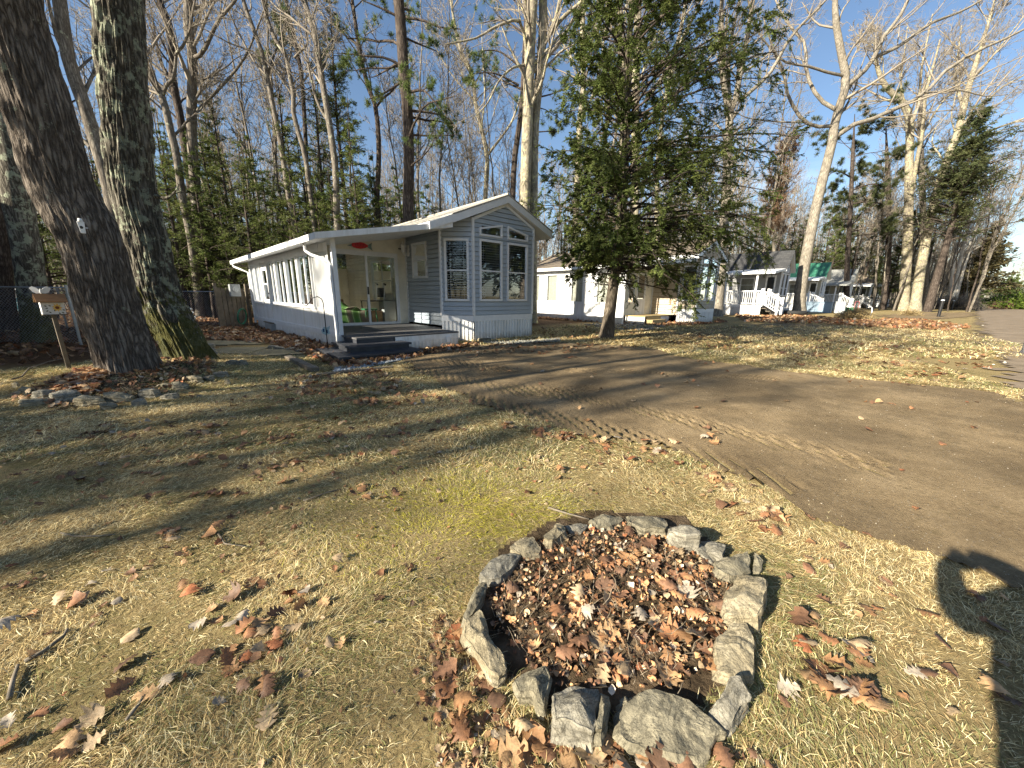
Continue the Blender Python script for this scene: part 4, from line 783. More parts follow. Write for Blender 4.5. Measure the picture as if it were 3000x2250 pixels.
# ------------------------------------------------------------------ cottage 2
_R=gp(2084.5,943.4); HO2=(_R[0]-2.35*E1[0],_R[1]-2.35*E1[1])
h2,(CF,CL,CS,CR_)=park_home(HO2,'park_home','white park home with tan stone cladding and yellow timber steps behind the hemlock','stone_tan','shingle_brown',2.06,-3.36,6.2)
us=-3.36
P=[(us-.35,-.1,2.78),(-.72,-.1,3.12),(-.72,9.0,3.12),(us-.35,9.0,2.78)]; slab([(-.3,9.2,3.60),(-.72,9.2,3.12),(-.72,2.,3.12),(-.3,2.,3.60)],.02).build('roof_apron',M['shingle_brown'],h2)
slab(P,.16).build('sunroom_roof',M['vinyl_white'],h2)
slab([(us-.3,2.0,2.80),(-.3,2.0,3.62),(-.3,9.0,3.62),(us-.3,9.0,2.80)],.03).build('lean_to_shingles',M['shingle_brown'],h2)
CW,LW2=basis((us,8.3),(us,2.06)); W2=[(.25,.75),(1.3,2.1),(3.06,3.86),(4.7,5.5)]; Y2=[(a,b,.98,2.45) for a,b in W2]
mb=MB(CW); flat(mb,0,LW2,-.05,2.64,Y2); mb.build('sunroom_wall',M['vinyl_white'],h2)
mb=MB(CW); mb.box(0,LW2,0,.03,.90,.955); mb.box(0,LW2,0,.03,.28,.36)
for a in (.2,.8,1.2,2.2,2.95,3.95,4.6,5.6,6.15): mb.box(a-.02,a+.02,0,.02,.95,2.55)
mb.build('wall_trim',M['vinyl_trim'],h2)
for a,b in W2: window(h2,CW,a,b,.98,2.45,rail=0,blind=False,w=.04,curtain=(.05,.95),name='sunroom_window')
CD,LC2=basis((us,2.06),(-.65,2.06)); mb=MB(CD); flat(mb,0,LC2,.42,2.7,[(.35,.95,1.0,2.4),(1.15,2.05,.42,2.5)]); mb.build('porch_wall',M['room'],h2)
window(h2,CD,.35,.95,1.0,2.4,blind=False,w=.04); dd=MB(CD); dd.box(1.15,1.28,-.03,.01,.42,2.5); dd.box(1.92,2.05,-.03,.01,.42,2.5); dd.box(1.28,1.92,-.03,.01,.42,1.2); dd.box(1.28,1.92,-.03,.01,2.35,2.5); dd=dd.build('entrance_door',M['vinyl_white'],h2); g=MB(CD); g.box(1.27,1.93,-.015,-.008,1.18,2.37); g.build('pane',M['glass'],dd)
mb=MB(); mb.box(-3.1,-.68,1.0,2.05,.36,.42); mb.build('deck_boards',M['wood_new'],h2); mb=MB(); B3,_=basis((-1.55,1.01),(-.65,1.01)); mb.b=B3; ribs(mb,0,.9,-.05,.36,.15,.01); mb.b=None; mb.box(-3.09,-3.06,1.02,2.04,-.05,.36); mb.build('deck_skirting',M['vinyl_white'],h2)
mb=MB(); mb.box(-2.95,-1.6,.68,.99,.2,.25); mb.box(-2.93,-1.62,.7,.99,-.05,.2); mb.box(-2.95,-1.58,.985,.998,.25,.36); mb.build('timber_steps',M['wood_new'],h2)
mb=MB(); mb.box(us-.1,us-.03,1.95,2.03,0,2.7); mb.build('downspout',M['vinyl_trim'],h2)
# ------------------------------------------------------------------ small cottages
def cottage(U,V,lab,wall,roofm,w=2.4,ap=4.85,ev=3.5,depth=5.,pu=-2.7,pv0=.35,pv1=2.95,dz=.8,lattice=False,facade=True,trimc='vinyl_trim',closed=False,stair=True,dormer=False,porch_drop=.25,group='row of small cottages with white railings'):
    o=hw(U,V); r=empty('cottage',(o[0],o[1],0),HR,lab,'cottage',group); xm=w/2
    F_,_=basis((0,0),(w,0)); S_,LS=basis((0,depth),(0,0)); K_,_=basis((w,depth),(0,depth)); R_,_=basis((w,0),(w,depth))
    fo=[(.12,xm-.06,1.5,ev-.35),(xm+.06,w-.12,1.5,ev-.35),(.45,xm-.06,ev-.25,ev+.2),(xm+.06,w-.45,ev-.25,ev+.2)] if facade else [(.5,w-.5,1.7,2.8)]
    mb=MB(F_); siding(mb,0,w,dz,ev,fo,gable=(xm,ap-.12,ev,ev)); mb.build('front_wall',M[wall],r)
    vd=depth-.35-.62; sw=[(vd-1.75+ -.0,vd-.75,1.75,2.85)]; do=(depth-.97,depth-.3,dz+.05,dz+2.2)
    mb=MB(S_); siding(mb,0,LS,dz,ev,[sw[0],do]); mb.build('side_wall',M[wall],r)
    mb=MB(K_); siding(mb,0,w,dz,ev,gable=(xm,ap-.12,ev,ev)); mb.b=R_; siding(mb,0,depth,dz,ev); mb.build('rear_wall',M[wall],r)
    mb=MB(F_); ribs(mb,0,w,-.1,dz,.15,.015); mb.b=R_; ribs(mb,0,depth,-.1,dz,.3,.01); mb.build('skirting',M['vinyl_white'],r)
    for x,y in ((0,0),(w,0)): mb=MB(); mb.box(x-.04,x+.04,y-.04,y+.04,dz,ev); mb.build('corner_trim',M[trimc],r)
    for f in fo: window(r,F_,*f,blind=False,rail=.35 if f[3]-f[2]>1 else 0,w=.05)
    window(r,S_,*sw[0],blind=False,curtain=(.05,.95))
    d=MB(S_); d.box(do[0],do[0]+.1,-.03,.02,do[2],do[3]); d.box(do[1]-.1,do[1],-.03,.02,do[2],do[3]); d.box(do[0]+.1,do[1]-.1,-.03,.02,do[2],do[2]+.7); d.box(do[0]+.1,do[1]-.1,-.03,.02,do[3]-.12,do[3]); d=d.build('entrance_door',M['vinyl_white'],r); g=MB(S_); g.box(do[0]+.09,do[1]-.09,-.01,-.004,do[2]+.68,do[3]-.1); g.build('pane',M['glass'],d)
    for sg in (-1,1):
        ue=xm+sg*(xm+.22); ze=ev-.1; P=[(xm,-.3,ap),(ue,-.3,ze),(ue,depth+.2,ze),(xm,depth+.2,ap)]
        if sg>0: P=P[::-1]
        slab([(a,b,c-.02) for a,b,c in P],.13).build('roof_deck',M['vinyl_trim'],r); slab([(a+(.03*sg if a!=xm else 0),b+(-.02 if b<0 else 0),c+.015) for a,b,c in P],.03).build('roof_shingles',M[roofm],r)
    # porch
    P=[(pu-.25,-.25,ev-.12-porch_drop),(-.18,-.25,ev-.03),(-.18,pv1+.2,ev-.03),(pu-.25,pv1+.2,ev-.12-porch_drop)]; slab(P,.15).build('porch_roof',M['vinyl_white'] if roofm!='roof_pale' else M['roof_pale'],r)
    mb=MB(); mb.box(pu,-.03,pv0,pv1,dz-.08,dz); mb.build('deck_boards',M['vinyl_white'],r)
    def post(u,v): m=MB(); m.box(u-.06,u+.06,v-.06,v+.06,dz,ev-.45); m.lathe([(.02,0)],(0,0,0),4) if 0 else None; m.build('porch_post',M['vinyl_trim'],r)
    post(pu+.06,pv0+.5); post(pu+.06,pv1-.06)
    def rail(a,b,za,zb):
        m=MB(); a=Vector((*a,0)); b=Vector((*b,0)); L=(b-a).length; n=max(2,int(L/.13))
        m.bar((a.x,a.y,za+1.0),(b.x,b.y,zb+1.0),.07,.06); m.bar((a.x,a.y,za+.12),(b.x,b.y,zb+.12),.05,.05)
        for i in range(1,n): t=i/n; q=a.lerp(b,t); z=za+(zb-za)*t; m.box(q.x-.018,q.x+.018,q.y-.018,q.y+.018,z+.14,z+.97)
        for q,z in ((a,za),(b,zb)): m.box(q.x-.06,q.x+.06,q.y-.06,q.y+.06,z-.1,z+1.12); m.box(q.x-.08,q.x+.08,q.y-.08,q.y+.08,z+1.12,z+1.16)
        m.build('railing',M['vinyl_white'],r)
    if closed:
        m=MB(); B_,l_=basis((pu,pv1),(pu,pv0)); m.b=B_; ribs(m,0,l_,dz,ev-.4,.3,.02); m.build('porch_screen',M['curtain'],r)
    else: rail((pu+.04,pv1-.05),(pu+.04,pv0+.05),dz,dz)
    rail((-.1,pv0+.03),(-.75,pv0+.03),dz,dz)
    if stair:
        m=MB(); 
        for i in range(4): m.box(pu+.15,pu+1.3,pv0-.28*(i+1),pv0-.28*i-.02,dz-.2*(i+1)-.04,dz-.2*(i+1)); m.box(pu+.2,pu+1.25,pv0-.28*i-.05,pv0-.28*i-.03,dz-.2*(i+1),dz-.2*i-.04) if i<4 else None
        m.build('porch_stairs',M['wood_old'],r); rail((pu+.06,pv0-.02),(pu+.06,pv0-1.0),dz+.02,.22); rail((pu+1.32,pv0-.02),(pu+1.32,pv0-1.0),dz+.02,.22)
    m=MB(); B_,l_=basis((pu+.02,pv1),(pu+.02,pv0))
    if lattice:
        m.b=B_; n=int(l_/.07)
        for i in range(-10,n+1):
            for sg in (1,-1):
                x0=i*.07; pts=[(x0,.03),(x0+.62,.65)] if sg>0 else [(x0,.65),(x0+.62,.03)]
                (xa,za),(xb,zb)=pts
                if xb<0 or xa>l_: continue
                if xa<0: t=-xa/(xb-xa); za=za+(zb-za)*t; xa=0
                if xb>l_: t=(l_-xa)/(xb-xa); zb=za+(zb-za)*t; xb=l_
                m.bar((xa,.003*sg,za),(xb,.003*sg,zb),.012,.02)
        m.box(0,l_,-.01,.02,.65,dz-.08); m.build('lattice_skirting',M['vinyl_white'],r); m=MB(); m.box(pu+.2,pu+.24,pv0,pv1,0,dz-.1); m.build('under_deck_shade',M['unlit'],r)  # near-black sheet stands in for the shade behind the lattice
    else: m.b=B_; ribs(m,0,l_,-.1,dz-.08,.3,.01); m.build('porch_skirting',M['vinyl_white'],r)
    if dormer:
        m=MB(); m.box(-.05,.6,1.2,2.8,ev+.15,ev+.75); m.build('dormer',M['vinyl_white'],r); B_,l_=basis((-.06,2.8),(-.06,1.2)); window(r,B_,.15,.7,ev+.25,ev+.65,rail=0,blind=False); window(r,B_,.9,1.45,ev+.25,ev+.65,rail=0,blind=False)
    return r
cottage(28,-1,'grey cottage with charcoal roof, lattice skirting and white stair rail','siding_grey','shingle_dark',w=2.3,ap=4.85,ev=3.5,lattice=True,depth=5.5)
cottage(44,-1,'cottage with green metal roof behind the leaning tree trunk','siding_tan','roof_green',ap=5.0,ev=3.55,pu=-3.0,depth=6)
cottage(52,-2.4,'pale roofed cottage between the green roof and the louvred one','siding_tan','roof_pale',ap=4.7,ev=3.45,depth=5,porch_drop=.45)
cottage(70,-2.75,'brown roofed cottage, second from the far end of row','siding_sage','shingle_brown',ap=4.75,ev=3.6,depth=5)
cottage(84,-3.8,'dark cottage with a small dormer at the far end of the row','siding_dark','shingle_dark',ap=5.1,ev=3.9,depth=6,dormer=True)
# ================================================================== TREES
def tubes_mesh(L,name,smooth=True):
    """L: list of (P (M,N,3), R (M,N), K)"""
    VV=[];FF=[];off=0
    for P,R,K in L:
        if len(P)==0: continue
        M_,Nn,_=P.shape; T=np.empty_like(P); T[:,1:-1]=P[:,2:]-P[:,:-2]; T[:,0]=P[:,1]-P[:,0]; T[:,-1]=P[:,-1]-P[:,-2]
        T/=np.linalg.norm(T,axis=2,keepdims=True)+1e-9
        ref=np.where(np.abs(T[:,:1,2:])<.9,np.array([0,0,1.]),np.array([1.,0,0])); ref=np.broadcast_to(ref,T.shape)
        A=np.cross(T,ref); A/=np.linalg.norm(A,axis=2,keepdims=True)+1e-9; B=np.cross(T,A)
        th=2*PI*np.arange(K)/K; ring=A[:,:,None]*np.cos(th)[None,None,:,None]+B[:,:,None]*np.sin(th)[None,None,:,None]
        V=P[:,:,None]+ring*R[:,:,None,None]; VV.append(V.reshape(-1,3))
        i=np.arange(Nn-1)[:,None]*K; j=np.arange(K)[None]; j2=(j+1)%K
        q=np.stack([i+j,i+j2,i+K+j2,i+K+j],-1).reshape(-1,4); F=(np.arange(M_)*Nn*K)[:,None,None]+q[None]; FF.append(F.reshape(-1,4)+off); off+=len(VV[-1])
    return np_mesh(name,np.vstack(VV),np.vstack(FF),smooth)
def norm(a): return a/(np.linalg.norm(a,axis=-1,keepdims=True)+1e-9)
def grow(P,R,c,t0,t1,ratio,ang,Nn,up,wob,r,rs=.5,minL=0.,tip=.25,absL=None):
    M_,Np,_=P.shape; seg=np.linalg.norm(P[:,1:]-P[:,:-1],axis=2).sum(1); idx=np.repeat(np.arange(M_),c); n=len(idx)
    if n==0: return np.zeros((0,Nn,3)),np.zeros((0,Nn))
    t=r.uniform(t0,t1,n); f=t*(Np-1); i=np.minimum(f.astype(int),Np-2); fr=(f-i)[:,None]
    p0=P[idx,i]; p1=P[idx,i+1]; pos=p0*(1-fr)+p1*fr; tan=norm(p1-p0); rad_=R[idx,i]*(1-fr[:,0])+R[idx,i+1]*fr[:,0]
    q=norm(np.cross(tan,r.normal(0,1,(n,3)))); a=np.radians(ang)*r.uniform(.6,1.3,n)[:,None]; d=norm(tan*np.cos(a)+q*np.sin(a))
    Lc=(seg[idx]*ratio*(1.15-.6*t) if absL is None else absL)*r.uniform(.55,1.25,n); out=[pos]; st=(Lc/(Nn-1))[:,None]
    for k in range(Nn-1):
        out.append(out[-1]+d*st); d=norm(d+np.array([0,0,up])/(Nn-1)*1.5+r.normal(0,wob,(n,3)))
    C=np.stack(out,1); r0=rad_*rs*r.uniform(.7,1.1,n); rr=r0[:,None]*np.linspace(1,tip,Nn)[None]
    ok=Lc>minL; return C[ok],rr[ok]
def resample(pts,n):
    P=np.array(pts,float); d=np.linalg.norm(P[1:]-P[:-1],axis=1); S=np.concatenate([[0],np.cumsum(d)]); s=np.linspace(0,S[-1],n)
    # smooth by cubic hermite (catmull-rom)
    m=np.zeros_like(P); m[1:-1]=(P[2:]-P[:-2])/(S[2:]-S[:-2])[:,None]; m[0]=(P[1]-P[0])/d[0]; m[-1]=(P[-1]-P[-2])/d[-1]
    k=np.clip(np.searchsorted(S,s,side='right')-1,0,len(P)-2); h=(S[k+1]-S[k]); t=((s-S[k])/h)[:,None]; h=h[:,None]
    return (2*t**3-3*t**2+1)*P[k]+(t**3-2*t**2+t)*h*m[k]+(-2*t**3+3*t**2)*P[k+1]+(t**3-t**2)*h*m[k+1]
def tree_obj(loc,label,cat,group,trunkL,twigL,bmat,tmat,folL=None,fmat=None,name='bare_tree',rz=0,leafname='foliage'):
    r=empty(name,loc,rz,label,cat,group); link('trunk',tubes_mesh(trunkL,'trunk'),M[bmat],r)
    if twigL: link('crown',tubes_mesh(twigL,'crown'),M[tmat],r)
    if folL is not None: link(leafname,folL,M[fmat],r)
    return r
def flare(R,h,n,k=.45):  # widen the foot
    z=np.linspace(0,h,n); return R*(1+k*np.exp(-z/.45))
def twigs(limbs,r,c2=5,c3=5,c4=3,minr=.004,up=.25,wob=.12,t0=.15,fine=1.):
    """limbs: list of (P,R) -> batches of finer branches"""
    out=[]
    Pl=np.stack([resample(p,10) for p,_ in limbs]); Rl=np.stack([np.interp(np.linspace(0,1,10),np.linspace(0,1,len(q)),q) for _,q in limbs])
    a,ra=grow(Pl,Rl,c2,t0,1.,.42,42,7,up,wob,r,.5); out.append((a,np.maximum(ra,minr*1.6),4))
    b,rb=grow(a,ra,c3,.12,1.,.5,42,5,up*.8,wob*1.2,r,.55); out.append((b,np.maximum(rb,minr*1.1),3))
    if c4: 
        c,rc=grow(b,rb,c4,.1,1.,.55,40,4,up*.6,wob*1.3,r,.6); out.append((c,np.maximum(rc,minr*.8*fine),3))
    return out
def hero(label,D,trunk,r0,r1,limbs,bmat,tmat,seed,group=None,base=None,name='bare_tree',top=True,autol=10,c=(5,5,3),minr=.006,al=(.5,.98),alr=.22,twl=.4,cat='tree',z1=0,up=.35,drift=1.5):
    """trunk / limbs: photo columns of the tree's own plane at distance D (metres)"""
    r=np.random.default_rng(seed)
    b=trunk[0]; P=[]
    for i,q in enumerate(trunk):
        dd=q[2] if len(q)>2 else 0
        P.append(PX(q[0],q[1],D+dd))
    P[0]=(P[0][0],P[0][1],-.15); base=np.array([P[0][0],P[0][1],0.])
    if top:
        a=np.array(P[-1]); d=norm(a-np.array(P[-2])); L=top if top is not True else 5.
        P.append(tuple(a+(d*.6+np.array([0,0,.4]))*L*.5)); P.append(tuple(a+(d*.4+np.array([0,0,.6]))*L))
    T=resample([np.array(p)-base for p in P],26); hgt=np.linspace(0,1,26); z=np.maximum(T[:,2],0)
    R=(r0+(r1-r0)*hgt)*(1+.35*np.exp(-z/.35))
    if top: R=R*np.clip(1.12-hgt**6,.12,1)
    L=[(T[None],R[None],12)]; lim=[(T[12:],R[12:])]
    for l in limbs:
        lr=l[0]; dd=r.uniform(-drift,drift); pts=[PX(q[0],q[1],D+dd*i/len(l[1])) for i,q in enumerate(l[1])]; pts=[np.array(p)-base for p in pts]
        a=pts[-1]; d=norm(a-pts[-2]); pts.append(a+(d+np.array([0,0,.25]))*1.6); Q=resample(pts,12); RR=lr*np.linspace(1,.25,12)**.8
        L.append((Q[None],RR[None],8)); lim.append((Q,RR))
    if autol:
        a,ra=grow(T[None],R[None],autol,al[0],al[1],alr,40,9,up,.12,r,.34,tip=.2); L.append((a,ra,6)); lim+=[(a[i],ra[i]) for i in range(len(a))]
    tw=twigs(lim,r,*c,minr=minr,up=.25)
    return tree_obj(tuple(base),label,cat,group,L,tw,bmat,tmat,name=name)
# ---- needle / leaf sprays -----------------------------------------
def sprays(P,R_,per,ln,wd,r,flatz=.35,droop=.0,t0=.15,name='foliage',spread=70,cols=None):
    """flat leaf-sized blades set along twigs P (M,N,3)"""
    M_,Np,_=P.shape; n=M_*per; idx=np.repeat(np.arange(M_),per); t=np.tile(np.linspace(t0,1,per),M_)+r.uniform(-.04,.04,n); t=np.clip(t,0,.999)
    f=t*(Np-1); i=np.minimum(f.astype(int),Np-2); fr=(f-i)[:,None]; p0=P[idx,i];p1=P[idx,i+1]; pos=p0*(1-fr)+p1*fr; tan=norm(p1-p0)
    side=norm(np.cross(tan,np.array([0,0,1.])+r.normal(0,flatz,(n,3)))); s=np.where(np.arange(n)%2==0,1,-1)[:,None]; a=np.radians(spread)*r.uniform(.5,1.2,n)[:,None]
    d=norm(tan*np.cos(a)+side*s*np.sin(a)+np.array([0,0,-droop])); L=ln*r.uniform(.5,1.3,n)[:,None]; nrm=norm(np.cross(d,side+r.normal(0,.5,(n,3)))); w=norm(np.cross(nrm,d))*wd*r.uniform(.6,1.3,n)[:,None]
    A=pos-w*.35; B=pos+d*L*.5-w+nrm*0; C=pos+d*L; D_=pos+d*L*.5+w; V=np.stack([A,B,C,D_],1).reshape(-1,3); F=np.arange(4*n).reshape(n,4)
    return V,F
def join(parts,name):
    V=[];F=[];o=0
    for v,f in parts: V.append(v);F.append(f+o);o+=len(v)
    return np_mesh(name,np.vstack(V),np.vstack(F))
def conifer(h,rb,seed,base=.12,r0=.16,nb=90,lnp=.12,wd=.013,ang=75,up=.0,droopt=.35,per=12,tw=18,shape=1.,sub=8,gap=.35,jit=.35,K=9):
    """returns trunk list, twig list, foliage mesh"""
    r=np.random.default_rng(seed); T=np.zeros((14,3)); T[:,2]=np.linspace(-.1,h,14); T[1:,:2]+=r.normal(0,.02*h/14,(13,2)).cumsum(0); R=r0*np.linspace(1,.06,14)
    zf=base+(1-base)*np.sort((r.random(nb)*.55+.45*(np.floor(r.random(nb)*11)+r.random(nb)*.35)/11))**1.1; zf=np.clip(zf,base,.985); az=r.uniform(0,2*PI,nb)+np.arange(nb)*2.4
    L=rb*((1-zf)/(1-base))**shape*r.uniform(1-jit,1+jit*.6,nb)+.12; L*=np.where(r.random(nb)<gap,.45,1)
    a=np.radians(ang)-zf*.35; N_=7; p=np.stack([np.interp(zf*h,T[:,2],T[:,0]),np.interp(zf*h,T[:,2],T[:,1]),zf*h],1)
    d=np.stack([np.cos(az)*np.sin(a),np.sin(az)*np.sin(a),np.cos(a)],1); out=[p]
    for k in range(N_-1): out.append(out[-1]+d*(L/(N_-1))[:,None]); d=norm(d+np.array([0,0,-droopt/(N_-1)+up/(N_-1)*(k)])+r.normal(0,.05,(nb,3)))
    Bp=np.stack(out,1); Br=(.012+.012*L)[:,None]*np.linspace(1,.25,N_)[None]
    s,rs=grow(Bp,Br,sub,.12,.98,.33,55,5,-.12,.06,r,.5); S2=(s,np.maximum(rs,.004),3)
    fol=[sprays(s,rs,per,lnp,wd,r,droop=.12),sprays(Bp[:,2:],None,tw,lnp,wd,r,droop=.1)]
    return [(T[None],R[None],K)],[(Bp,Br,4),S2],join(fol,'foliage')
# ------------------------------------------------------------------ the two big oaks at the left
def big_trunk(label,Pts,radii,mat,seed,branches=(),lean=None,rough=1.):
    base=np.array([Pts[0][0],Pts[0][1],0.]); n=300; K=200; T=resample([np.array(p)-base for p in Pts],n); R=.66*np.interp(np.linspace(0,1,n),np.linspace(0,1,len(radii)),radii)
    z=T[:,2]; tan=norm(np.gradient(T,axis=0)); X_=norm(np.cross(tan,[0,1,0.])); Y_=np.cross(tan,X_); th=np.linspace(0,2*PI,K,endpoint=False)
    lob=1+.10*np.exp(-np.maximum(z,0)[:,None]/.5)*np.cos(5*th[None]+seed)+.27*np.exp(-np.maximum(z+.1,0)[:,None]/.2)*(.45+.55*np.cos(5*th[None]+seed+.7*np.sin(2*th[None])))
    rr=np.random.default_rng(seed); low=np.array([[noise.noise(Vector((math.cos(a)*1.3+seed,math.sin(a)*1.3,zz*.7))) for a in th] for zz in z])
    fine=np.array([[noise.noise(Vector((math.cos(a)*8,math.sin(a)*8+seed,zz*1.6)))+.6*noise.noise(Vector((math.cos(a)*17,math.sin(a)*17+seed,zz*4.))) for a in th] for zz in z])
    D=R[:,None]*lob*(1+.06*low)+rough*.05*np.abs(fine)-.01
    V=T[:,None]+X_[:,None]*(np.cos(th)[None,:,None]*D[...,None])+Y_[:,None]*(np.sin(th)[None,:,None]*D[...,None])
    i=np.arange(n-1)[:,None]*K; j=np.arange(K)[None]; F=np.stack([i+j,i+(j+1)%K,i+K+(j+1)%K,i+K+j],-1).reshape(-1,4)
    r=empty('oak_tree',tuple(base),0,label,'tree',None); link('trunk',np_mesh('trunk',V.reshape(-1,3),F,True),M[mat],r)
    rg=np.random.default_rng(seed+5); top=T[-30:]; a,ra=grow(top[None],R[None,-30:],9,.1,1.,1.1,50,9,.3,.15,rg,.4,tip=.2)
    tw=twigs([(a[i],ra[i]) for i in range(len(a))],rg,5,5,3,minr=.006); link('crown',tubes_mesh([(a,ra,7)]+tw,'crown'),M['bark_mid'],r)
    for q in branches:
        Q=resample([np.array(p)-base for p in q[0]],10); g=[(Q[None],(q[1]*np.linspace(1,.3,10))[None],8)]; g+=twigs([(Q,q[1]*np.linspace(1,.3,10))],rg,3,3,0,minr=.005,t0=.5); link('dead_branch',tubes_mesh(g,'dead_branch'),M[mat],r)
    return r
b1=gp(366,1118); D1=b1[1]+.15
big_trunk('thick grey oak trunk leaning left, with a small white tag on its bark',[(b1[0],D1,-.25),(b1[0],D1,0),PX(322,900,D1),PX(262,690,D1),PX(190,560,D1-.05),PX(115,330,D1-.1),PX(42,110,D1-.15),PX(10,0,D1-.2),PX(-60,-300,D1-.3),PX(-100,-700,D1-.3),PX(-120,-1100,D1)],[.50,.49,.475,.47,.465,.46,.45,.45,.4,.34,.26],'bark_oak',3)
b2=gp(524,1082); D2=b2[1]+.35
big_trunk('upright mossy lichen covered oak trunk just right of the leaning one',[(b2[0],D2,-.25),(b2[0],D2,0),PX(475,880,D2),PX(425,690,D2),PX(392,560,D2),PX(368,330,D2),PX(352,110,D2),PX(345,0,D2),PX(325,-300,D2),PX(300,-700,D2),PX(280,-1100,D2)],[.47,.45,.43,.42,.42,.41,.41,.41,.38,.32,.26],'bark_moss',8,
  branches=[([PX(455,575,D2),PX(490,580,D2),PX(515,560,D2),PX(522,545,D2)],.035)])
# white tag on the leaning oak
tp=PX(240,665,D1-.36); s=empty('bark_hook',tp,rad(38),'small white plastic holder with a dark hole fixed to the leaning oak','holder'); 
s.scale=(.6,.6,.8); mb=MB(); mb.xprism([(-.055,.08),(.055,.08),(.04,-.1),(-.03,-.1)],-.05,.0); mb.build('holder_body',M['white'],s,.008); mb=MB(); mb.sm=True; mb.lathe([(.035,0),(.04,.02),(.03,.05)],(0,-.025,.075),12); mb.build('holder_top',M['white'],s); mb=MB(); mb.xprism([(.026*math.cos(a),.022*math.sin(a)-.01) for a in [2*PI*k/14 for k in range(14)]],-.056,-.0505); mb.build('hole',M['black'],s); mb=MB(); mb.bar((.05,-.02,-.01),(.09,-.03,-.012),.012); mb.build('peg',M['white'],s)  # raised black disc painted in for the shade inside the hole
# birdhouse on a post, butterfly
bp=gp(207,1096); 
p=empty('birdhouse_post',(bp[0],bp[1],0),.12,'painted sunflower birdhouse with brown roof on a wooden post','birdhouse')
p.scale=(.43,.43,.52); p.rotation_euler=(0,0,rad(58)); zt=1.81; mb=MB(); mb.bar((0,0,-.2),(-.02,.0,zt),.11,.11); mb.build('post',M['wood_old'],p)
mb=MB(); mb.box(-.27,.27,-.14,.14,zt+.0,zt+.34); mb.build('box',M['vinyl_white'],p,.006)
mb=MB(); mb.add([(-.36,-.26,zt+.34),(.36,-.26,zt+.34),(.36,.0,zt+.56),(-.36,.0,zt+.56),(-.36,-.26,zt+.365),(.36,-.26,zt+.365),(.36,.0,zt+.585),(-.36,.0,zt+.585)],[(0,3,2,1),(4,5,6,7),(0,1,5,4),(2,3,7,6),(1,2,6,5),(3,0,4,7)])
mb.add([(-.36,.0,zt+.56),(.36,.0,zt+.56),(.36,.24,zt+.34),(-.36,.24,zt+.34),(-.36,.0,zt+.585),(.36,.0,zt+.585),(.36,.24,zt+.365),(-.36,.24,zt+.365)],[(0,3,2,1),(4,5,6,7),(0,1,5,4),(2,3,7,6),(1,2,6,5),(3,0,4,7)]); mb.build('roof',M['wood_brown'],p)
mb=MB(); mb.box(-.28,.28,-.15,.15,zt-.025,zt-.001); mb.build('floor',M['wood_old'],p)
M['paint_brown']=plain('brown_flower_paint',(.16,.05,.02)); M['paint_yellow']=plain('yellow_flower_paint',(.75,.5,.12)); M['paint_leaf']=plain('dark_leaf_paint',(.05,.06,.025))
fc=(.09,zt+.19)
def petal(mb,cx,cz,a,l,w,y): 
    c,s_=math.cos(a),math.sin(a); mb.xprism([(cx+c*q-s_*t,cz+s_*q+c*t) for q,t in ((0,-.004),(l*.5,-w),(l,0),(l*.5,w),(0,.004))],y,-.1405)
mb=MB(); [petal(mb,fc[0],fc[1],2*PI*k/9,.13,.028,-.144) for k in range(9)]; mb.build('painted_petals',M['paint_yellow'],p)
mb=MB(); mb.xprism([(fc[0]+.05*math.cos(2*PI*k/16),fc[1]+.042*math.sin(2*PI*k/16)) for k in range(16)],-.147,-.1445); mb.build('painted_flower_centre',M['paint_brown'],p)
mb=MB(); [petal(mb,x,z,a,.07,.018,-.143) for x,z,a in ((-.2,zt+.25,-.4),(-.1,zt+.25,-.2),(-.18,zt+.17,.2),(-.12,zt+.08,-.7),(-.18,zt+.08,.6),(.0,zt+.09,.9),(.1,zt+.05,-1.),(.2,zt+.13,-.3),(.17,zt+.06,-.6))]; mb.build('painted_leaves',M['paint_leaf'],p)
bf=empty('butterfly_ornament',(bp[0]-.05,bp[1]-.05,(zt+.57)*.52),.2,'white butterfly ornament sitting on the birdhouse roof','ornament')
bf.scale=(.55,.55,.55); bf.rotation_euler=(0,0,rad(50)); mb=MB(); mb.sm=True; mb.lathe([(.008,0),(.02,.03),(.022,.08),(.012,.13),(.004,.15)],(0,0,0),8); mb.build('body',M['white'],bf)
for sg in (-1,1):
    mb=MB(); mb.xprism([(sg*.01,.03),(sg*.08,.02),(sg*.15,.06),(sg*.2,.16),(sg*.14,.21),(sg*.06,.17),(sg*.01,.1)],-.008,.008); o=mb.build('wing',M['white'],bf); o.rotation_euler=(0,0,sg*.35)
# ------------------------------------------------------------------ bare hero trees
GB='tall bare trees'
hero('slim pale forked tree with upswept limbs, right of the mossy oak',20,[(610,924),(590,800),(575,579),(562,398),(562,289),(564,163),(550,72),(553,0)],.25,.15,[(.09,[(567,170),(593,155),(640,60),(690,0)]),(.07,[(578,325),(655,246),(709,181),(740,120)]),(.06,[(562,120),(580,60),(600,0)])],'bark_mid','twig_pale',11,c=(8,6,4))
hero('thin bare tree crossing in front of the slim pale forked one',19,[(588,924),(560,700),(535,579),(517,452),(499,380),(477,289),(434,210),(420,160)],.19,.1,[(.07,[(477,282),(481,260),(510,224),(517,155),(542,126),(560,60)]),(.06,[(470,270),(440,255),(420,250)])],'bark_mid','twig',12,c=(8,6,4))
hero('dark straight bare tree behind the slim pale forked one',24,[(608,905),(575,650),(553,506),(535,380),(517,289),(506,235),(506,145),(495,72),(466,0)],.24,.14,[(.08,[(508,240),(470,180),(455,100)])],'bark_dark','twig',13,c=(8,6,4))
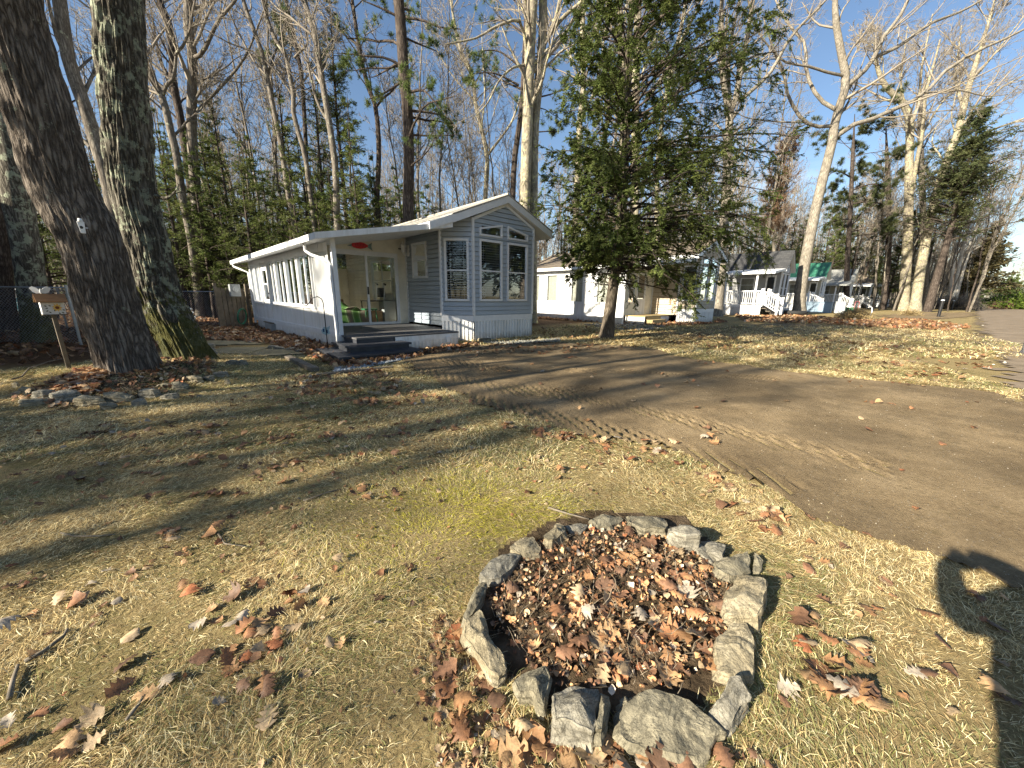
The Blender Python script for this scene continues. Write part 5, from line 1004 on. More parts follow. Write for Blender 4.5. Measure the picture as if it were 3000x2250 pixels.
hero('leaning bare tree seen between the two big oaks',13,[(372,960),(345,700),(318,542),(285,430),(253,325),(225,250),(203,181),(190,110),(181,54),(175,0)],.2,.13,[(.07,[(318,520),(290,470),(255,420),(230,400)]),(.05,[(203,181),(170,120),(150,40)]),(.05,[(240,290),(262,240),(280,200)])],'bark_mid','twig',14,c=(6,5,3))
hero('dark lichen covered trunk at the left edge behind the birdhouse',9.5,[(112,985),(95,850),(78,720),(52,600),(40,470),(18,350),(5,200),(-10,60)],.26,.2,[(.06,[(35,430),(50,415),(58,380)])],'bark_moss','twig',15,c=(4,4,2))
hero('broad dark trunk cut by the left frame edge',12,[(-10,960),(-20,800),(-35,600),(-60,300)],.4,.3,[],'bark_dark','twig',16,c=(4,4,2),autol=6)
hero('thin pale sapling behind the birdhouse',13,[(122,900),(108,760),(105,640),(92,560),(85,480),(80,380),(70,200)],.045,.02,[],'bark_grey','twig',17,c=(3,3,0),autol=6)
BH='bare trees behind the grey cottage roof'
hero('bare tree left of the sunroom roof, curving to the left',20,[(880,900),(866,692),(843,556),(820,407),(793,280),(784,226),(762,136),(730,54),(712,0)],.14,.07,[(.05,[(784,226),(800,170),(830,90)])],'bark_mid','twig',21,c=(8,6,4))
hero('wavy pale bare tree above the sunroom eave',20,[(940,900),(924,678),(906,542),(893,452),(861,339),(859,271),(843,194),(834,149),(798,104),(780,40)],.14,.06,[(.05,[(862,170),(880,150),(900,130),(898,90)]),(.05,[(858,280),(800,200),(740,150),(680,130)])],'bark_mid','twig_pale',22,c=(8,6,4))
hero('dark bare tree leaning left above the sliding door',19,[(1010,900),(988,669),(983,497),(965,362),(942,226),(920,90),(897,23)],.17,.09,[(.07,[(965,362),(930,300),(905,200)])],'bark_mid','twig',23,c=(8,6,4))
hero('dark leaning bare trunk left of the big pine',22,[(1120,900),(1105,588),(1110,452),(1101,316),(1078,253),(1060,180),(1040,60)],.17,.07,[(.06,[(1101,316),(1120,290),(1145,270)])],'bark_dark','twig',24,c=(8,6,4))
hero('tallest pale trunk of the pair right behind the gable, left one',18,[(1530,900),(1538,599),(1543,422),(1549,253),(1555,84),(1560,0)],.25,.2,[(.07,[(1545,180),(1535,95),(1520,60),(1500,60),(1440,85),(1400,110)]),(.05,[(1541,190),(1500,200),(1460,240),(1430,300)])],'bark_pale','twig_pale',25,c=(6,5,3),drift=2.5)
hero('pale lichen trunk of the pair behind the gable, right one',18.3,[(1560,900),(1562,625),(1566,380),(1581,211),(1591,84),(1591,0)],.23,.15,[(.1,[(1595,127),(1621,84),(1659,42),(1709,0)]),(.08,[(1600,120),(1625,60),(1640,0)])],'bark_pale','twig_pale',26,c=(6,5,3))
hero('slim forked pale tree just left of the gable pair',30,[(1425,900),(1422,578),(1427,456),(1391,295),(1385,220),(1350,150),(1330,60)],.22,.08,[(.1,[(1427,456),(1470,400),(1498,359),(1520,300)]),(.06,[(1391,295),(1340,240),(1305,190)]),(.06,[(1410,380),(1420,280),(1415,180)])],'bark_pale','twig_pale',27,c=(8,6,4))
hero('straight pale trunk seen through the left of the hemlock',26,[(1680,900),(1690,560),(1697,380),(1709,253),(1707,127),(1707,0)],.2,.14,[(.07,[(1709,253),(1680,180),(1640,110)]),(.06,[(1707,160),(1740,80),(1760,0)])],'bark_pale','twig_pale',28,c=(8,6,4))
hero('pale trunk seen through the middle of the hemlock',27,[(1815,900),(1820,600),(1822,485),(1825,250),(1815,0)],.22,.15,[(.08,[(1824,300),(1790,200),(1750,90)])],'bark_pale','twig_pale',29,c=(8,6,4))
hero('thick pale trunk seen through the right half of the hemlock',26,[(1862,900),(1861,600),(1861,422),(1863,253),(1870,0)],.26,.2,[(.12,[(1890,300),(1950,210),(2010,90),(2060,0)]),(.06,[(1865,250),(1900,170),(1930,60)])],'bark_pale','twig_pale',30,c=(8,6,4))
hero('slanting pale trunk right of the hemlock crown centre',25,[(1935,900),(1925,500),(1950,290),(1975,170),(2000,60),(2010,0)],.15,.08,[(.08,[(1925,330),(1990,260),(2060,190),(2130,110)])],'bark_pale','twig_pale',31,c=(8,6,4))
hero('tall tree with three rising forks between white cottage and grey cottage',27,[(2100,921),(2112,800),(2120,680),(2127,561),(2133,422),(2138,338)],.36,.22,[(.2,[(2138,338),(2119,232),(2112,63),(2118,-40)]),(.15,[(2138,320),(2133,211),(2144,105),(2169,0)]),(.19,[(2140,330),(2152,304),(2169,211),(2186,127),(2199,42),(2215,-60)]),(.12,[(2165,298),(2257,212),(2317,108),(2420,0)]),(.07,[(2130,400),(2095,360),(2060,340)])],'bark_grey','twig_pale',32,top=False,autol=4,c=(9,7,4),drift=2)
hero('large crooked tree leaning right in front of the green roofed cottage',31,[(2343,916),(2345,850),(2371,705),(2393,597),(2420,488),(2439,412),(2447,353),(2469,282),(2480,244),(2469,179),(2447,54),(2447,0)],.42,.14,
  [(.13,[(2434,369),(2382,369),(2339,336),(2306,271),(2295,206),(2263,136)]),(.07,[(2375,368),(2355,358),(2306,358),(2198,347)]),(.14,[(2447,320),(2404,293),(2371,239),(2360,184),(2360,130),(2317,81),(2284,27)]),(.1,[(2474,222),(2425,212),(2371,195),(2295,179),(2240,120)]),(.17,[(2450,400),(2491,369),(2561,347),(2642,309),(2708,277),(2751,222),(2859,152),(2990,92)]),(.17,[(2480,252),(2534,206),(2567,157),(2588,108),(2632,54),(2660,0)]),(.13,[(2561,168),(2632,136),(2724,70),(2805,38),(2876,0)]),(.07,[(2708,272),(2760,268),(2820,266),(2890,282)])],'bark_grey','twig_pale',33,autol=4,c=(9,7,4),drift=2.5)
hero('left of the two big pale trees near the road bend',46,[(2648,903),(2655,780),(2661,651),(2664,461),(2664,353),(2648,304),(2600,260),(2577,220)],.52,.24,[(.22,[(2672,560),(2686,472),(2702,390),(2713,271),(2735,190)]),(.15,[(2664,380),(2690,300),(2700,200),(2720,100)]),(.12,[(2664,350),(2640,250),(2650,150)]),(.12,[(2702,390),(2760,300),(2830,230)])],'bark_pale','twig_pale',34,c=(10,8,5),minr=.012,drift=3,autol=10)
hero('right leaning tree of the two big pale ones near the road bend',45,[(2682,903),(2700,770),(2724,651),(2745,560),(2767,488),(2805,390),(2827,298),(2849,217),(2880,120)],.5,.16,[(.14,[(2789,472),(2840,430),(2887,390),(3000,347),(3060,320)]),(.14,[(2805,400),(2860,330),(2930,260),(3000,220)]),(.1,[(2740,570),(2800,520),(2880,480),(2930,470)]),(.12,[(2820,320),(2800,230),(2810,130)]),(.1,[(2845,240),(2920,150),(2990,60)])],'bark_pale','twig_pale',35,c=(10,8,5),minr=.012,drift=3,autol=10)
hero('brown trunk half hidden behind the right leaning pale tree',50,[(2712,900),(2708,780),(2705,650),(2700,500),(2695,350)],.4,.22,[],'bark_mid','twig',36,c=(5,4,2),minr=.014)
for i,(x0,x1,x2,y2,lab) in enumerate([(2785,2795,2800,640,'upright pale stem of the birch clump beyond the big pale trees'),(2790,2820,2850,600,'middle leaning stem of the birch clump beyond the big pale trees'),(2797,2840,2880,620,'most leaning stem of the birch clump beyond the big pale trees')]):
    hero(lab,62,[(x0,885),((x0+x1)/2,800),(x1,730),(x2,y2)],.28,.14,[(.1,[(x1,740),(x1+40,720),(x1+80,740),(x1+110,760)])],'bark_birch','twig_pale',40+i,c=(6,5,3),minr=.016,top=6,name='birch_stem')
# big white pine behind the cottage ---------------------------------
def pine(label,D,trunk,r0,r1,limbs,seed,tuft=.16,name='pine_tree',fmat='pine',den=1.,autol=12,bmat='bark_dark',alr=.2,c2=5,tw=.014,nt=8,al=(.35,.98),up=.1):
    r=np.random.default_rng(seed); P=[PX(q[0],q[1],D) for q in trunk]; base=np.array([P[0][0],P[0][1],0.]); P[0]=(base[0],base[1],-.15)
    a=np.array(P[-1]); P.append(tuple(a+norm(a-np.array(P[-2]))*5)); T=resample([np.array(p)-base for p in P],22); R=np.linspace(r0,r1,22); R[-5:]*=np.linspace(1,.2,5)
    L=[(T[None],R[None],10)]; lim=[]
    for lr,pts in limbs:
        dd=r.uniform(-1.5,1.5); Q=resample([np.array(PX(q[0],q[1],D+dd*i/len(pts)))-base for i,q in enumerate(pts)],9); RR=lr*np.linspace(1,.3,9); L.append((Q[None],RR[None],6)); lim.append((Q,RR))
    if autol: g,rg=grow(T[None],R[None],autol,al[0],al[1],alr,75,9,up,.12,r,.28,tip=.25); L.append((g,rg,5)); lim+=[(g[i],rg[i]) for i in range(len(g))]
    Pl=np.stack([resample(p,9) for p,_ in lim]); Rl=np.stack([q for _,q in lim]); b,rb=grow(Pl,Rl,c2,.25,1.,.36,45,6,.15,.12,r,.5); c,rc=grow(b,rb,4,.3,1.,.5,45,4,.2,.12,r,.5)
    tips=np.concatenate([c[:,2:],b[:,-2:]],0) if False else c[:,1:]; m=int(len(tips)*4*den); idx=r.integers(0,len(tips),m); t=r.random((m,1)); o=tips[idx,1]*(1-t)+tips[idx,2]*t
    ax=norm(tips[idx,2]-tips[idx,1]+np.array([0,0,.3])); V=[];n=nt
    dirs=norm(ax[:,None]*r.uniform(.1,1.,(m,n,1))+r.normal(0,.6,(m,n,3))); Ln=tuft*r.uniform(.6,1.3,(m,n,1)); w=norm(np.cross(dirs,r.normal(0,1,(m,n,3))))*tw
    A=o[:,None]-w*.5; B=o[:,None]+w*.5; C=o[:,None]+dirs*Ln+w*.3; Dd=o[:,None]+dirs*Ln-w*.3; V=np.stack([A,B,C,Dd],2).reshape(-1,3); F=np.arange(len(V)).reshape(-1,4)
    return tree_obj(tuple(base),label,'tree',None,L,[(b,np.maximum(rb,.008),4),(c,np.maximum(rc,.006),3)],bmat,'bark_dark' if bmat=='bark_dark' else 'twig',np_mesh('foliage',V,F),fmat,name)
pine('big dark white pine with tufted limbs behind the grey cottage roof',19,[(1205,900),(1196,624),(1198,452),(1193,316),(1184,226),(1177,113),(1168,0)],.27,.2,
 [(.07,[(1190,150),(1150,120),(1110,122),(1070,115),(1020,112)]),(.06,[(1185,60),(1130,30),(1060,0)]),(.06,[(1190,200),(1130,170),(1080,165),(1000,155)]),(.06,[(1200,270),(1240,265),(1265,290),(1290,320)]),(.06,[(1205,325),(1260,330),(1310,345),(1340,380)]),(.06,[(1180,50),(1240,60),(1290,80),(1350,85)]),(.05,[(1185,110),(1230,130),(1280,150)]),(.05,[(1205,395),(1270,398),(1340,395)]),(.06,[(1190,230),(1130,270),(1080,290)])],51,autol=16,den=1.3,tuft=.17)
pine('thin pine with a pale brush of needles left of centre',24,[(905,900),(900,600),(895,400),(880,200),(850,60)],.14,.08,[(.04,[(885,230),(860,150),(800,120)]),(.04,[(880,180),(840,90),(790,50)]),(.04,[(880,220),(800,190),(740,150)]),(.04,[(870,110),(820,40),(770,10)])],52,autol=10,den=1.6,alr=.14,al=(.55,.98),tuft=.2,nt=10)
pine('pine standing behind the pale pair of trunks',24,[(1500,900),(1505,500),(1530,300),(1540,100),(1545,0)],.2,.12,[(.06,[(1520,250),(1450,215),(1380,215)]),(.06,[(1525,260),(1470,235),(1400,200)]),(.06,[(1530,200),(1460,150),(1400,150)]),(.06,[(1540,100),(1470,60),(1400,70)]),(.06,[(1540,290),(1600,280),(1660,260)]),(.05,[(1540,390),(1600,385),(1640,385)]),(.05,[(1540,170),(1620,160),(1660,150)])],53,autol=8,den=1.5,tuft=.2)
pine('broken crowned pine behind the small cottages',44,[(2482,900),(2482,780),(2490,640),(2497,488)],.3,.14,[(.09,[(2490,600),(2540,590),(2600,600)]),(.09,[(2490,640),(2430,650),(2390,670)]),(.09,[(2492,560),(2550,540),(2620,550)]),(.08,[(2488,680),(2550,670),(2610,690)]),(.08,[(2494,520),(2450,500),(2420,520)])],54,autol=12,den=2,tuft=.3,tw=.03,alr=.35,fmat='darkfir')
pine('dark wide pine left of the big pale trees',50,[(2590,895),(2600,780),(2605,640),(2600,500)],.35,.2,[(.12,[(2600,640),(2660,620),(2700,640)]),(.12,[(2600,600),(2530,590),(2470,610)]),(.12,[(2600,560),(2640,520),(2690,530)]),(.12,[(2600,680),(2520,690),(2460,700)]),(.1,[(2600,540),(2560,500),(2520,500)]),(.1,[(2600,720),(2660,720),(2720,710)])],55,autol=16,den=3,tuft=.35,tw=.035,alr=.38,fmat='darkfir')
# ------------------------------------------------------------------ foreground hemlock
hb_=gp(1776,990)
def hemlock():
    r=np.random.default_rng(77); h=13.; T=np.zeros((20,3)); T[:,2]=np.linspace(-.1,h,20); T[:,0]=.12*np.sin(T[:,2]*.5)+.02*T[:,2]; T[:,1]=.05*np.sin(T[:,2]*.9); R=.185*np.linspace(1,.1,20)*(1+.4*np.exp(-np.maximum(T[:,2],0)/.35))
    nb=290; zf=np.sort(np.where(np.arange(nb)<nb-60,r.uniform(.135,.98,nb),r.uniform(.15,.4,nb))); az=np.arange(nb)*2.399+r.uniform(-.5,.5,nb); z=zf*h
    L=np.interp(z,[1.7,2.2,3.2,5,7.5,10,13],[2.2,2.8,3.2,2.95,2.45,1.75,.3])*r.uniform(.6,1.12,nb)
    right=np.cos(az); L*=1.05+.3*right*np.interp(z,[2,5,9],[1.,1.,.3]); L=np.where((right<-.3)&(z<3.2),L*.8,L); L=np.maximum(L,.3)
    a=np.radians(np.interp(z,[1.8,4,9,13],[88,72,55,35]))+r.normal(0,.1,nb); p=np.stack([np.interp(z,T[:,2],T[:,0]),np.interp(z,T[:,2],T[:,1]),z],1)
    d=np.stack([np.cos(az)*np.sin(a),np.sin(az)*np.sin(a),np.cos(a)],1); out=[p]; n_=9
    for k in range(n_-1): out.append(out[-1]+d*(L/(n_-1))[:,None]); d=norm(d+np.array([0,0,-.07-.05*(k>4)])+r.normal(0,.06,(nb,3)))
    B=np.stack(out,1); Br=(.008+.009*L)[:,None]*np.linspace(1,.2,n_)
    low=B[:,0,2]<2.6
    s,rs=grow(B,Br,13,.3,1.,.3,50,6,-.25,.09,r,.5); s2,rs2=grow(s,rs,5,.15,1.,.45,42,4,-.15,.07,r,.6)
    # the lowest branches are half dead: keep few sprays there
    keep=((s[:,0,2]>2.3)|(r.random(len(s))<.45)|(s[:,0,0]>1.4))&(r.random(len(s))<np.where(s[:,0,0]<0,.88,1.)); k2=np.repeat(keep,5); s=s[keep]; rs=rs[keep]; s2=s2[k2];rs2=rs2[k2]
    fol=[sprays(s,rs,38,.068,.011,r,droop=.15,flatz=.2),sprays(s2,rs2,28,.058,.01,r,droop=.15,flatz=.2),sprays(B[:,4:],None,40,.06,.009,r,droop=.1)]
    # dead snags below
    dsn,dr=grow(T[None,2:5],R[None,2:5],26,.2,1.,.95,85,7,-.12,.12,r,.14); dt,dtr=grow(dsn,dr,7,.15,1.,.4,45,5,-.1,.12,r,.5)
    return tree_obj((hb_[0],hb_[1],0),'lone green hemlock on the lawn between the first two cottages','tree',None,[(T[None],R[None],24)],[(B,Br,5),(s,np.maximum(rs,.0035),3),(s2,np.maximum(rs2,.003),3),(dsn,dr,4),(dt,np.maximum(dtr,.004),3)],'bark_hem','bark_dark',join(fol,'foliage'),'hemlock','hemlock_tree')
hemlock()
# ------------------------------------------------------------------ copies for the woodland behind
def proto_bare(h,seed,bm,tm,r0=.14,fork=False,c=(5,5,3),nl=14,minr=.007,lr=.28):
    r=np.random.default_rng(seed); n=16; T=np.zeros((n,3)); T[:,2]=np.linspace(-.1,h,n); T[1:,:2]+=r.normal(0,.07,(n-1,2)).cumsum(0)*h/16+np.linspace(0,1,n-1)[:,None]*r.normal(0,.9,2)
    R=r0*np.linspace(1,.18,n); L=[(T[None],R[None],7)]; g,rg=grow(T[None],R[None],nl,.38,.97,lr,30,8,.6,.08,r,.45,tip=.2); L.append((g,rg,5))
    lim=[(T[8:],R[8:])]+[(g[i],rg[i]) for i in range(len(g))]; tw=twigs(lim,r,*c,minr=minr); return tree_obj((0,-500,0),None,None,None,L,tw,bm,tm)
def proto_con(fm,*a,name='spruce_tree',bm='bark_dark',**k):
    t,w_,f=conifer(*a,**k); return tree_obj((0,-500,0),None,None,None,t,w_,bm,'bark_dark',f,fm,name)
PB=[proto_bare(17,101,'bark_mid','twig_pale',.10),proto_bare(15,102,'bark_mid','twig',.08),proto_bare(19,103,'bark_mid','twig_pale',.12),proto_bare(13,104,'bark_grey','twig_pale',.06,nl=10),proto_bare(16,105,'bark_mid','twig_pale',.09),proto_bare(14,106,'bark_dark','twig',.085),proto_bare(12,107,'bark_dark','twig',.07,nl=12)]
PC=[proto_con('spruce',13,2.3,201,r0=.14,nb=95),proto_con('spruce',10,2.0,202,r0=.11,nb=80,gap=.35),proto_con('hemlock',9,2.4,203,r0=.1,nb=85,ang=80,droopt=.5,name='hemlock_tree'),proto_con('spruce',15,2.2,204,r0=.16,nb=100,base=.3,gap=.4),proto_con('hemlock',6,1.9,205,r0=.07,nb=70,base=.05,name='hemlock_tree'),proto_con('pine',4.5,2.1,206,r0=.07,nb=60,base=.03,lnp=.2,wd=.035,name='young_conifer')]
r_=random.Random(5); used=set()
def place(pr,x,y,sc,label,group,cat='tree',rz=None,dark=None,z=0):
    o=pr if id(pr) not in used else copy_tree(pr); used.add(id(pr)); o.location=(x,y,z); o.rotation_euler=(r_.uniform(-.03,.03),r_.uniform(-.03,.03),r_.uniform(0,6.28) if rz is None else rz); o.scale=(sc,sc,sc*r_.uniform(.92,1.08)); tag(o,label,cat,group); return o
ZN=[(-1e9,330,'left of the two big oaks'),(330,620,'right of the mossy oak'),(620,900,'above the long sunroom roof'),(900,1250,'above the sliding door'),(1250,1620,'above the grey gable'),(1620,1900,'above the white cottage roof'),(1900,2250,'behind the charcoal roofed cottage'),(2250,2480,'behind the green roofed cottage'),(2480,2760,'behind the farthest cottages'),(2760,1e9,'beyond the bend of the road')]
KB=['slender pale grey bare tree','dark slim bare tree','tall brownish bare tree','pale bare pole sized tree','cream barked bare tree','dark barked bare tree','dark bare sapling']; KC=['tall narrow spruce','mid sized spruce','drooping hemlock','high crowned thin spruce','small bushy hemlock','round young conifer']
def zone(px): return next(z for a,b,z in ZN if a<=px<b)
def put(kind,i,px,D,sc,**k):
    x=PX(px,870,D)[0]; z=zone(px); nm=(KB if kind=='b' else KC)[i]; lb='%s in the woods %s'%(nm,z); place((PB if kind=='b' else PC)[i],x,D,sc,lb,lb+' group',**k)
for k in range(255):       # the bare wood
    px=r_.uniform(-150,1900) if k<145 else r_.uniform(1850,2860); D=r_.uniform(24,50) if px<1900 else r_.uniform(44,78); 
    put('b',r_.choice([0,1,2,3,3,4,5,6,0,1]),px,D,r_.uniform(.8,1.15)*(1 if px<1900 else 1.25))
for px,D,i,s in [(470,27,0,1.),(655,26,0,1.05),(700,24,1,1.1),(760,28,3,.95),(840,30,1,1.1),(975,21,0,.98),(1035,22,3,1.05),(1060,25,2,1.1),(880,26,2,1.),(1120,24,1,1.),(1240,23,4,1.15),(1290,26,2,.7),(640,20,2,.75),(560,25,1,1.),(430,24,2,1.05),(520,30,0,1.),(600,32,2,1.3),(1170,20,4,1.),(1215,21,4,.9),(1000,20,4,1.),(740,21,4,1.2),(690,19,4,.9),(790,19,4,.8),(50,20,1,1.),(150,17,2,.9),(-20,16,2,1.),(210,24,0,1.),(250,19,4,1.2),(300,28,1,1.1),(100,24,2,1.2),
    (620,19,2,1.),(665,22,2,1.2),(705,20,0,.85),(750,18.5,0,.7),(775,23,2,1.15),(815,19,2,.9),(865,20,0,.85),(900,18.5,1,.8),(925,22,2,1.25),(960,19.5,4,1.2),(1010,19,2,.85),(1045,21,2,1.15),(1075,19,1,.95),(1110,22,2,1.),(1150,19,4,1.1),(1190,22,2,.9),(1230,20,1,.8),(1265,22,4,1.2),(580,22,2,1.2),(545,19,1,1.),(440,20,2,1.),(350,22,1,1.),(500,20,2,.9),(670,30,3,1.1),(850,22,4,1.2),(940,24,1,.9),(1090,21,4,1.1),(1140,26,2,.9),(1060,18.5,4,.9),(560,35,0,1.2),(640,38,1,1.3),(780,36,0,1.1),(950,36,1,1.2),(1200,24,2,.7),(400,18,4,1.),(1650,34,1,.8),(1750,36,2,.9),(1950,40,1,1.),(2030,42,0,.9),(2290,48,3,.8),(2310,44,0,.75),(2260,50,1,1.),(2190,52,2,1.5),(2330,54,0,1.),(2400,52,2,1.6),(2440,56,1,1.1),(2520,58,3,1.2),(2560,60,1,1.3),(2630,58,0,1.2),(2700,62,3,1.3),(2480,62,2,1.8),(2230,48,2,1.3),(2600,52,4,2.),(2420,50,4,1.8),(2320,47,4,1.8),(2360,60,1,1.),(1330,34,2,.6),(480,19,4,.8),(530,21,4,.9),(450,16,4,.7)]:
    put('c',i,px,D,s)
# light fir right: dark conical evergreen, rusty tree
t,w_,f=conifer(21,4.6,301,base=.34,r0=.4,nb=200,lnp=.28,wd=.035,ang=74,droopt=.2,per=17,tw=22,sub=9,gap=.35,jit=.55,shape=.55); bx=PX(2722,890,42); tree_obj((bx[0],42,0),'huge dark evergreen cone rising behind the big pale trees','tree',None,t,w_,'bark_dark','bark_dark',f,'darkfir','evergreen_tree')
t,w_,f=conifer(14,4.,302,base=.12,r0=.3,nb=130,lnp=.6,wd=.12,ang=70,per=7,tw=10,sub=7,gap=.35); bx=PX(2860,880,62); tree_obj((bx[0],62,0),'feathery brown green larch at the edge of the dark evergreen','tree',None,t,w_,'bark_mid','twig',f,'larch','larch_tree')
o=proto_bare(19,303,'bark_grey','rust',.25,c=(10,9,7),nl=30,minr=.018,lr=.22); bx=PX(2262,880,46); o.location=(bx[0],46,0); tag(o,'rusty brown round crowned tree behind the charcoal roofed cottage','tree'); o.name='brown_twig_tree'
for i,(px,D,s,lab) in enumerate([(2880,95,1.2,'young pine by the far road end, leftmost'),(2920,88,1.1,'young pine by the far road end, second'),(2965,92,1.3,'young pine by the far road end, third'),(3010,85,1.2,'young pine at the right frame edge'),(2850,100,1.1,'small pine behind the birch clump'),(2940,110,1.5,'taller young pine behind the roadside ones'),(3050,96,1.5,'tallest young pine at the right frame edge')]):
    place(PC[5],PX(px,870,D)[0],D,s*1.25,lab,'young pines beyond the road end')
for i in range(14): px=r_.uniform(2870,3100); put('b',r_.choice([0,4,2]),px,r_.uniform(100,130),r_.uniform(.7,1.))
# far tangle that reads as one mass
def woodland():
    r=np.random.default_rng(9); n=3000; px=np.where(np.arange(n)<1500,r.uniform(-250,2000,n),r.uniform(1900,2850,n)); D=np.where(px<1950,r.uniform(38,75,n),r.uniform(62,110,n)); x=np.array([PX(a,870,d)[0] for a,d in zip(px,D)]); h=r.uniform(6,15,n)*np.where(px<1950,1,1.25)
    P=np.zeros((n,7,3)); t=np.linspace(0,1,7); P[:,:,0]=x[:,None]+r.normal(0,.5,(n,1))*t+r.normal(0,.12,(n,7)); P[:,:,1]=D[:,None]+r.normal(0,.4,(n,1))*t; P[:,:,2]=h[:,None]*t-.2; R=r.uniform(.03,.13,n)[:,None]*np.linspace(1,.2,7)
    a,ra=grow(P,R,7,.1,1.,.28,45,5,.35,.12,r,.45); b,rb=grow(a,ra,3,.1,1.,.5,42,4,.2,.12,r,.5)
    o=link('distant_woodland',tubes_mesh([(P,R,4),(a,np.maximum(ra,.018),3),(b,np.maximum(rb,.013),3)],'distant_woodland'),M['twig_pale']); tag(o,'pale tangle of distant bare trunks and twigs behind all the cottages','woodland',kind='stuff')
    # evergreen and brown understory
    n=900; px=r.uniform(-250,2800,n); D=np.where(px<1950,r.uniform(26,60,n),r.uniform(60,100,n)); x=np.array([PX(a,870,d)[0] for a,d in zip(px,D)]); 
    P=np.zeros((n,4,3)); az=r.uniform(0,6.28,n); L=r.uniform(.6,2.4,n); 
    for k in range(4): P[:,k,0]=x+np.cos(az)*L*k/3*.5; P[:,k,1]=D+np.sin(az)*L*k/3*.5; P[:,k,2]=L*k/3
    a,ra=grow(P,np.full((n,4),.03),9,.1,1.,.6,50,5,.2,.15,r,.5); o=link('undergrowth',tubes_mesh([(P,np.full((n,4),.03),3),(a,np.maximum(ra,.012),3)],'undergrowth'),M['twig']); tag(o,'brown leafless undergrowth on the woodland floor','undergrowth',kind='stuff')
woodland()
# ------------------------------------------------------------------ shrubs
def shrub(px,py,w,h,mat,lab,seed,name='shrub',leaf=(.12,.03),n=260,D=None,stem='twig'):
    r=np.random.default_rng(seed); x,y=gp(px,py) if D is None else (PX(px,py,D)[0],D); az=r.uniform(0,6.28,n); th=np.arccos(r.uniform(0.05,1,n)); e=np.stack([np.cos(az)*np.sin(th)*w/2,np.sin(az)*np.sin(th)*w/2,np.cos(th)*h],1)*r.uniform(.75,1.05,(n,1))
    P=np.stack([e*t*np.array([1,1,1])+r.normal(0,.02*w,(n,3))*t for t in np.linspace(0,1,5)],1); R=np.full((n,5),max(.006,w*.004))*np.linspace(1,.4,5)
    rt=empty(name,(x,y,0),0,lab,'shrub'); link('stems',tubes_mesh([(P,R,3)],'stems'),M[stem],rt); 
    if mat: V,F=sprays(P[:,1:],None,14,leaf[0],leaf[1],r,flatz=1.); link('foliage',np_mesh('foliage',V,F),M[mat],rt)
shrub(2985,882,9.,2.6,'shrub_green','round yellow green clipped bush at the right edge of the frame',1,n=700,leaf=(.35,.1),D=62,name='clipped_bush')
shrub(2940,882,3.2,1.4,'rust','small brown clipped bush beside the yellow green one',2,n=260,leaf=(.25,.07),D=62,name='clipped_bush'); shrub(2895,882,4.5,1.6,None,'leafless brown bush left of the clipped ones',3,n=500,D=66)
shrub(2770,888,8.5,2.3,None,'dark leafless thicket at the foot of the big pale trees',4,n=900,D=56); shrub(2920,875,7,3.2,None,'pale leafless shrub in front of young pines',5,n=420,D=84,stem='twig_pale')
shrub(2500,938,2.1,.75,'drygrass','clump of dry ornamental grass among the leaves',6,n=420,leaf=(.12,.02)); shrub(2665,925,1.6,.6,'drygrass','thin dry weeds beside the red leaf pile',7,n=120,leaf=(.1,.02)); shrub(2330,912,1.2,.9,'drygrass','dry reddish grasses in front of the leaning tree',8,n=160,leaf=(.12,.02))
# ================================================================== SMALL THINGS
# chain link fence
def fence(P0,P1,h,lab,np_=6):
    B,L=basis(P0,P1); r=empty('chain_link_fence',(0,0,0),0,lab,'fence'); n=int(L/.075); Pn=[]
    for i in range(-int(h/.075),n):
        for sg in (1,-1):
            xa=i*.075; xb=xa+h; za,zb=(0,h) if sg>0 else (h,0)
            if xb<0 or xa>L: continue
            if xa<0: za+=(zb-za)*(-xa)/(xb-xa); xa=0
            if xb>L: zb=za+(zb-za)*(L-xa)/(xb-xa); xb=L
            (ox,oy),(ax,ay),_=B; Pn.append([(ox+ax*xa,oy+ay*xa,za+.05),(ox+ax*xb,oy+ay*xb,zb+.05)])
    P=np.array(Pn); link('mesh_wire',tubes_mesh([(P,np.full(P.shape[:2],.0028),3)],'mesh_wire'),M['steel'],r)
    for k in range(np_+1): x=P0[0]+(P1[0]-P0[0])*k/np_; y=P0[1]+(P1[1]-P0[1])*k/np_; mb=MB(); mb.tube([(x,y,0),(x,y,h+.12)],.03,8); mb.build('post',M['steel'],r)
    mb=MB(); mb.tube([(*P0,h+.06),(*P1,h+.06)],.018,6); mb.build('top_rail',M['steel'],r)
F0=hw(-5.0,9.4); F1=hw(-13.5,14.5); fence(F0,F1,1.25,'grey chain link fence running from the sunroom corner into the woods'); fence(gp(238,1010),(-17,8.3),1.3,'chain link fence with steel post behind the birdhouse',2)
# fence panel, meter, hose by the far corner
b=empty('board_gate',(*hw(-4.65,8.35),0),HR+.2,'grey weathered board panel at the far corner of the sunroom','gate'); mb=MB()
for k in range(6): mb.box(-.48+k*.14,-.36+k*.14,-.012,.012,.05,1.45-.02*(k%2))
mb.build('boards',M['wood_old'],b); mb=MB(); mb.box(-.5,.37,.013,.05,.3,.38); mb.box(-.5,.37,.013,.05,1.1,1.18); mb.build('rails',M['wood_old'],b); 
for k in (-.55,.4): mb=MB(); mb.box(k,k+.09,-.03,.06,0,1.6); mb.build('post',M['wood_old'],b)
m_=empty('electric_meter',(*hw(-4.62,8.15),1.15),HR+.2,'pale grey electric meter box on the board panel','meter box'); mb=MB(); mb.box(-.16,.16,-.14,0,0,.42); mb.build('box',M['grey_plastic'],m_,.015); mb=MB(); mb.xprism([(.09*math.cos(2*PI*k/16),.25+.09*math.sin(2*PI*k/16)) for k in range(16)],-.19,-.14); mb.build('dial',M['steel'],m_)
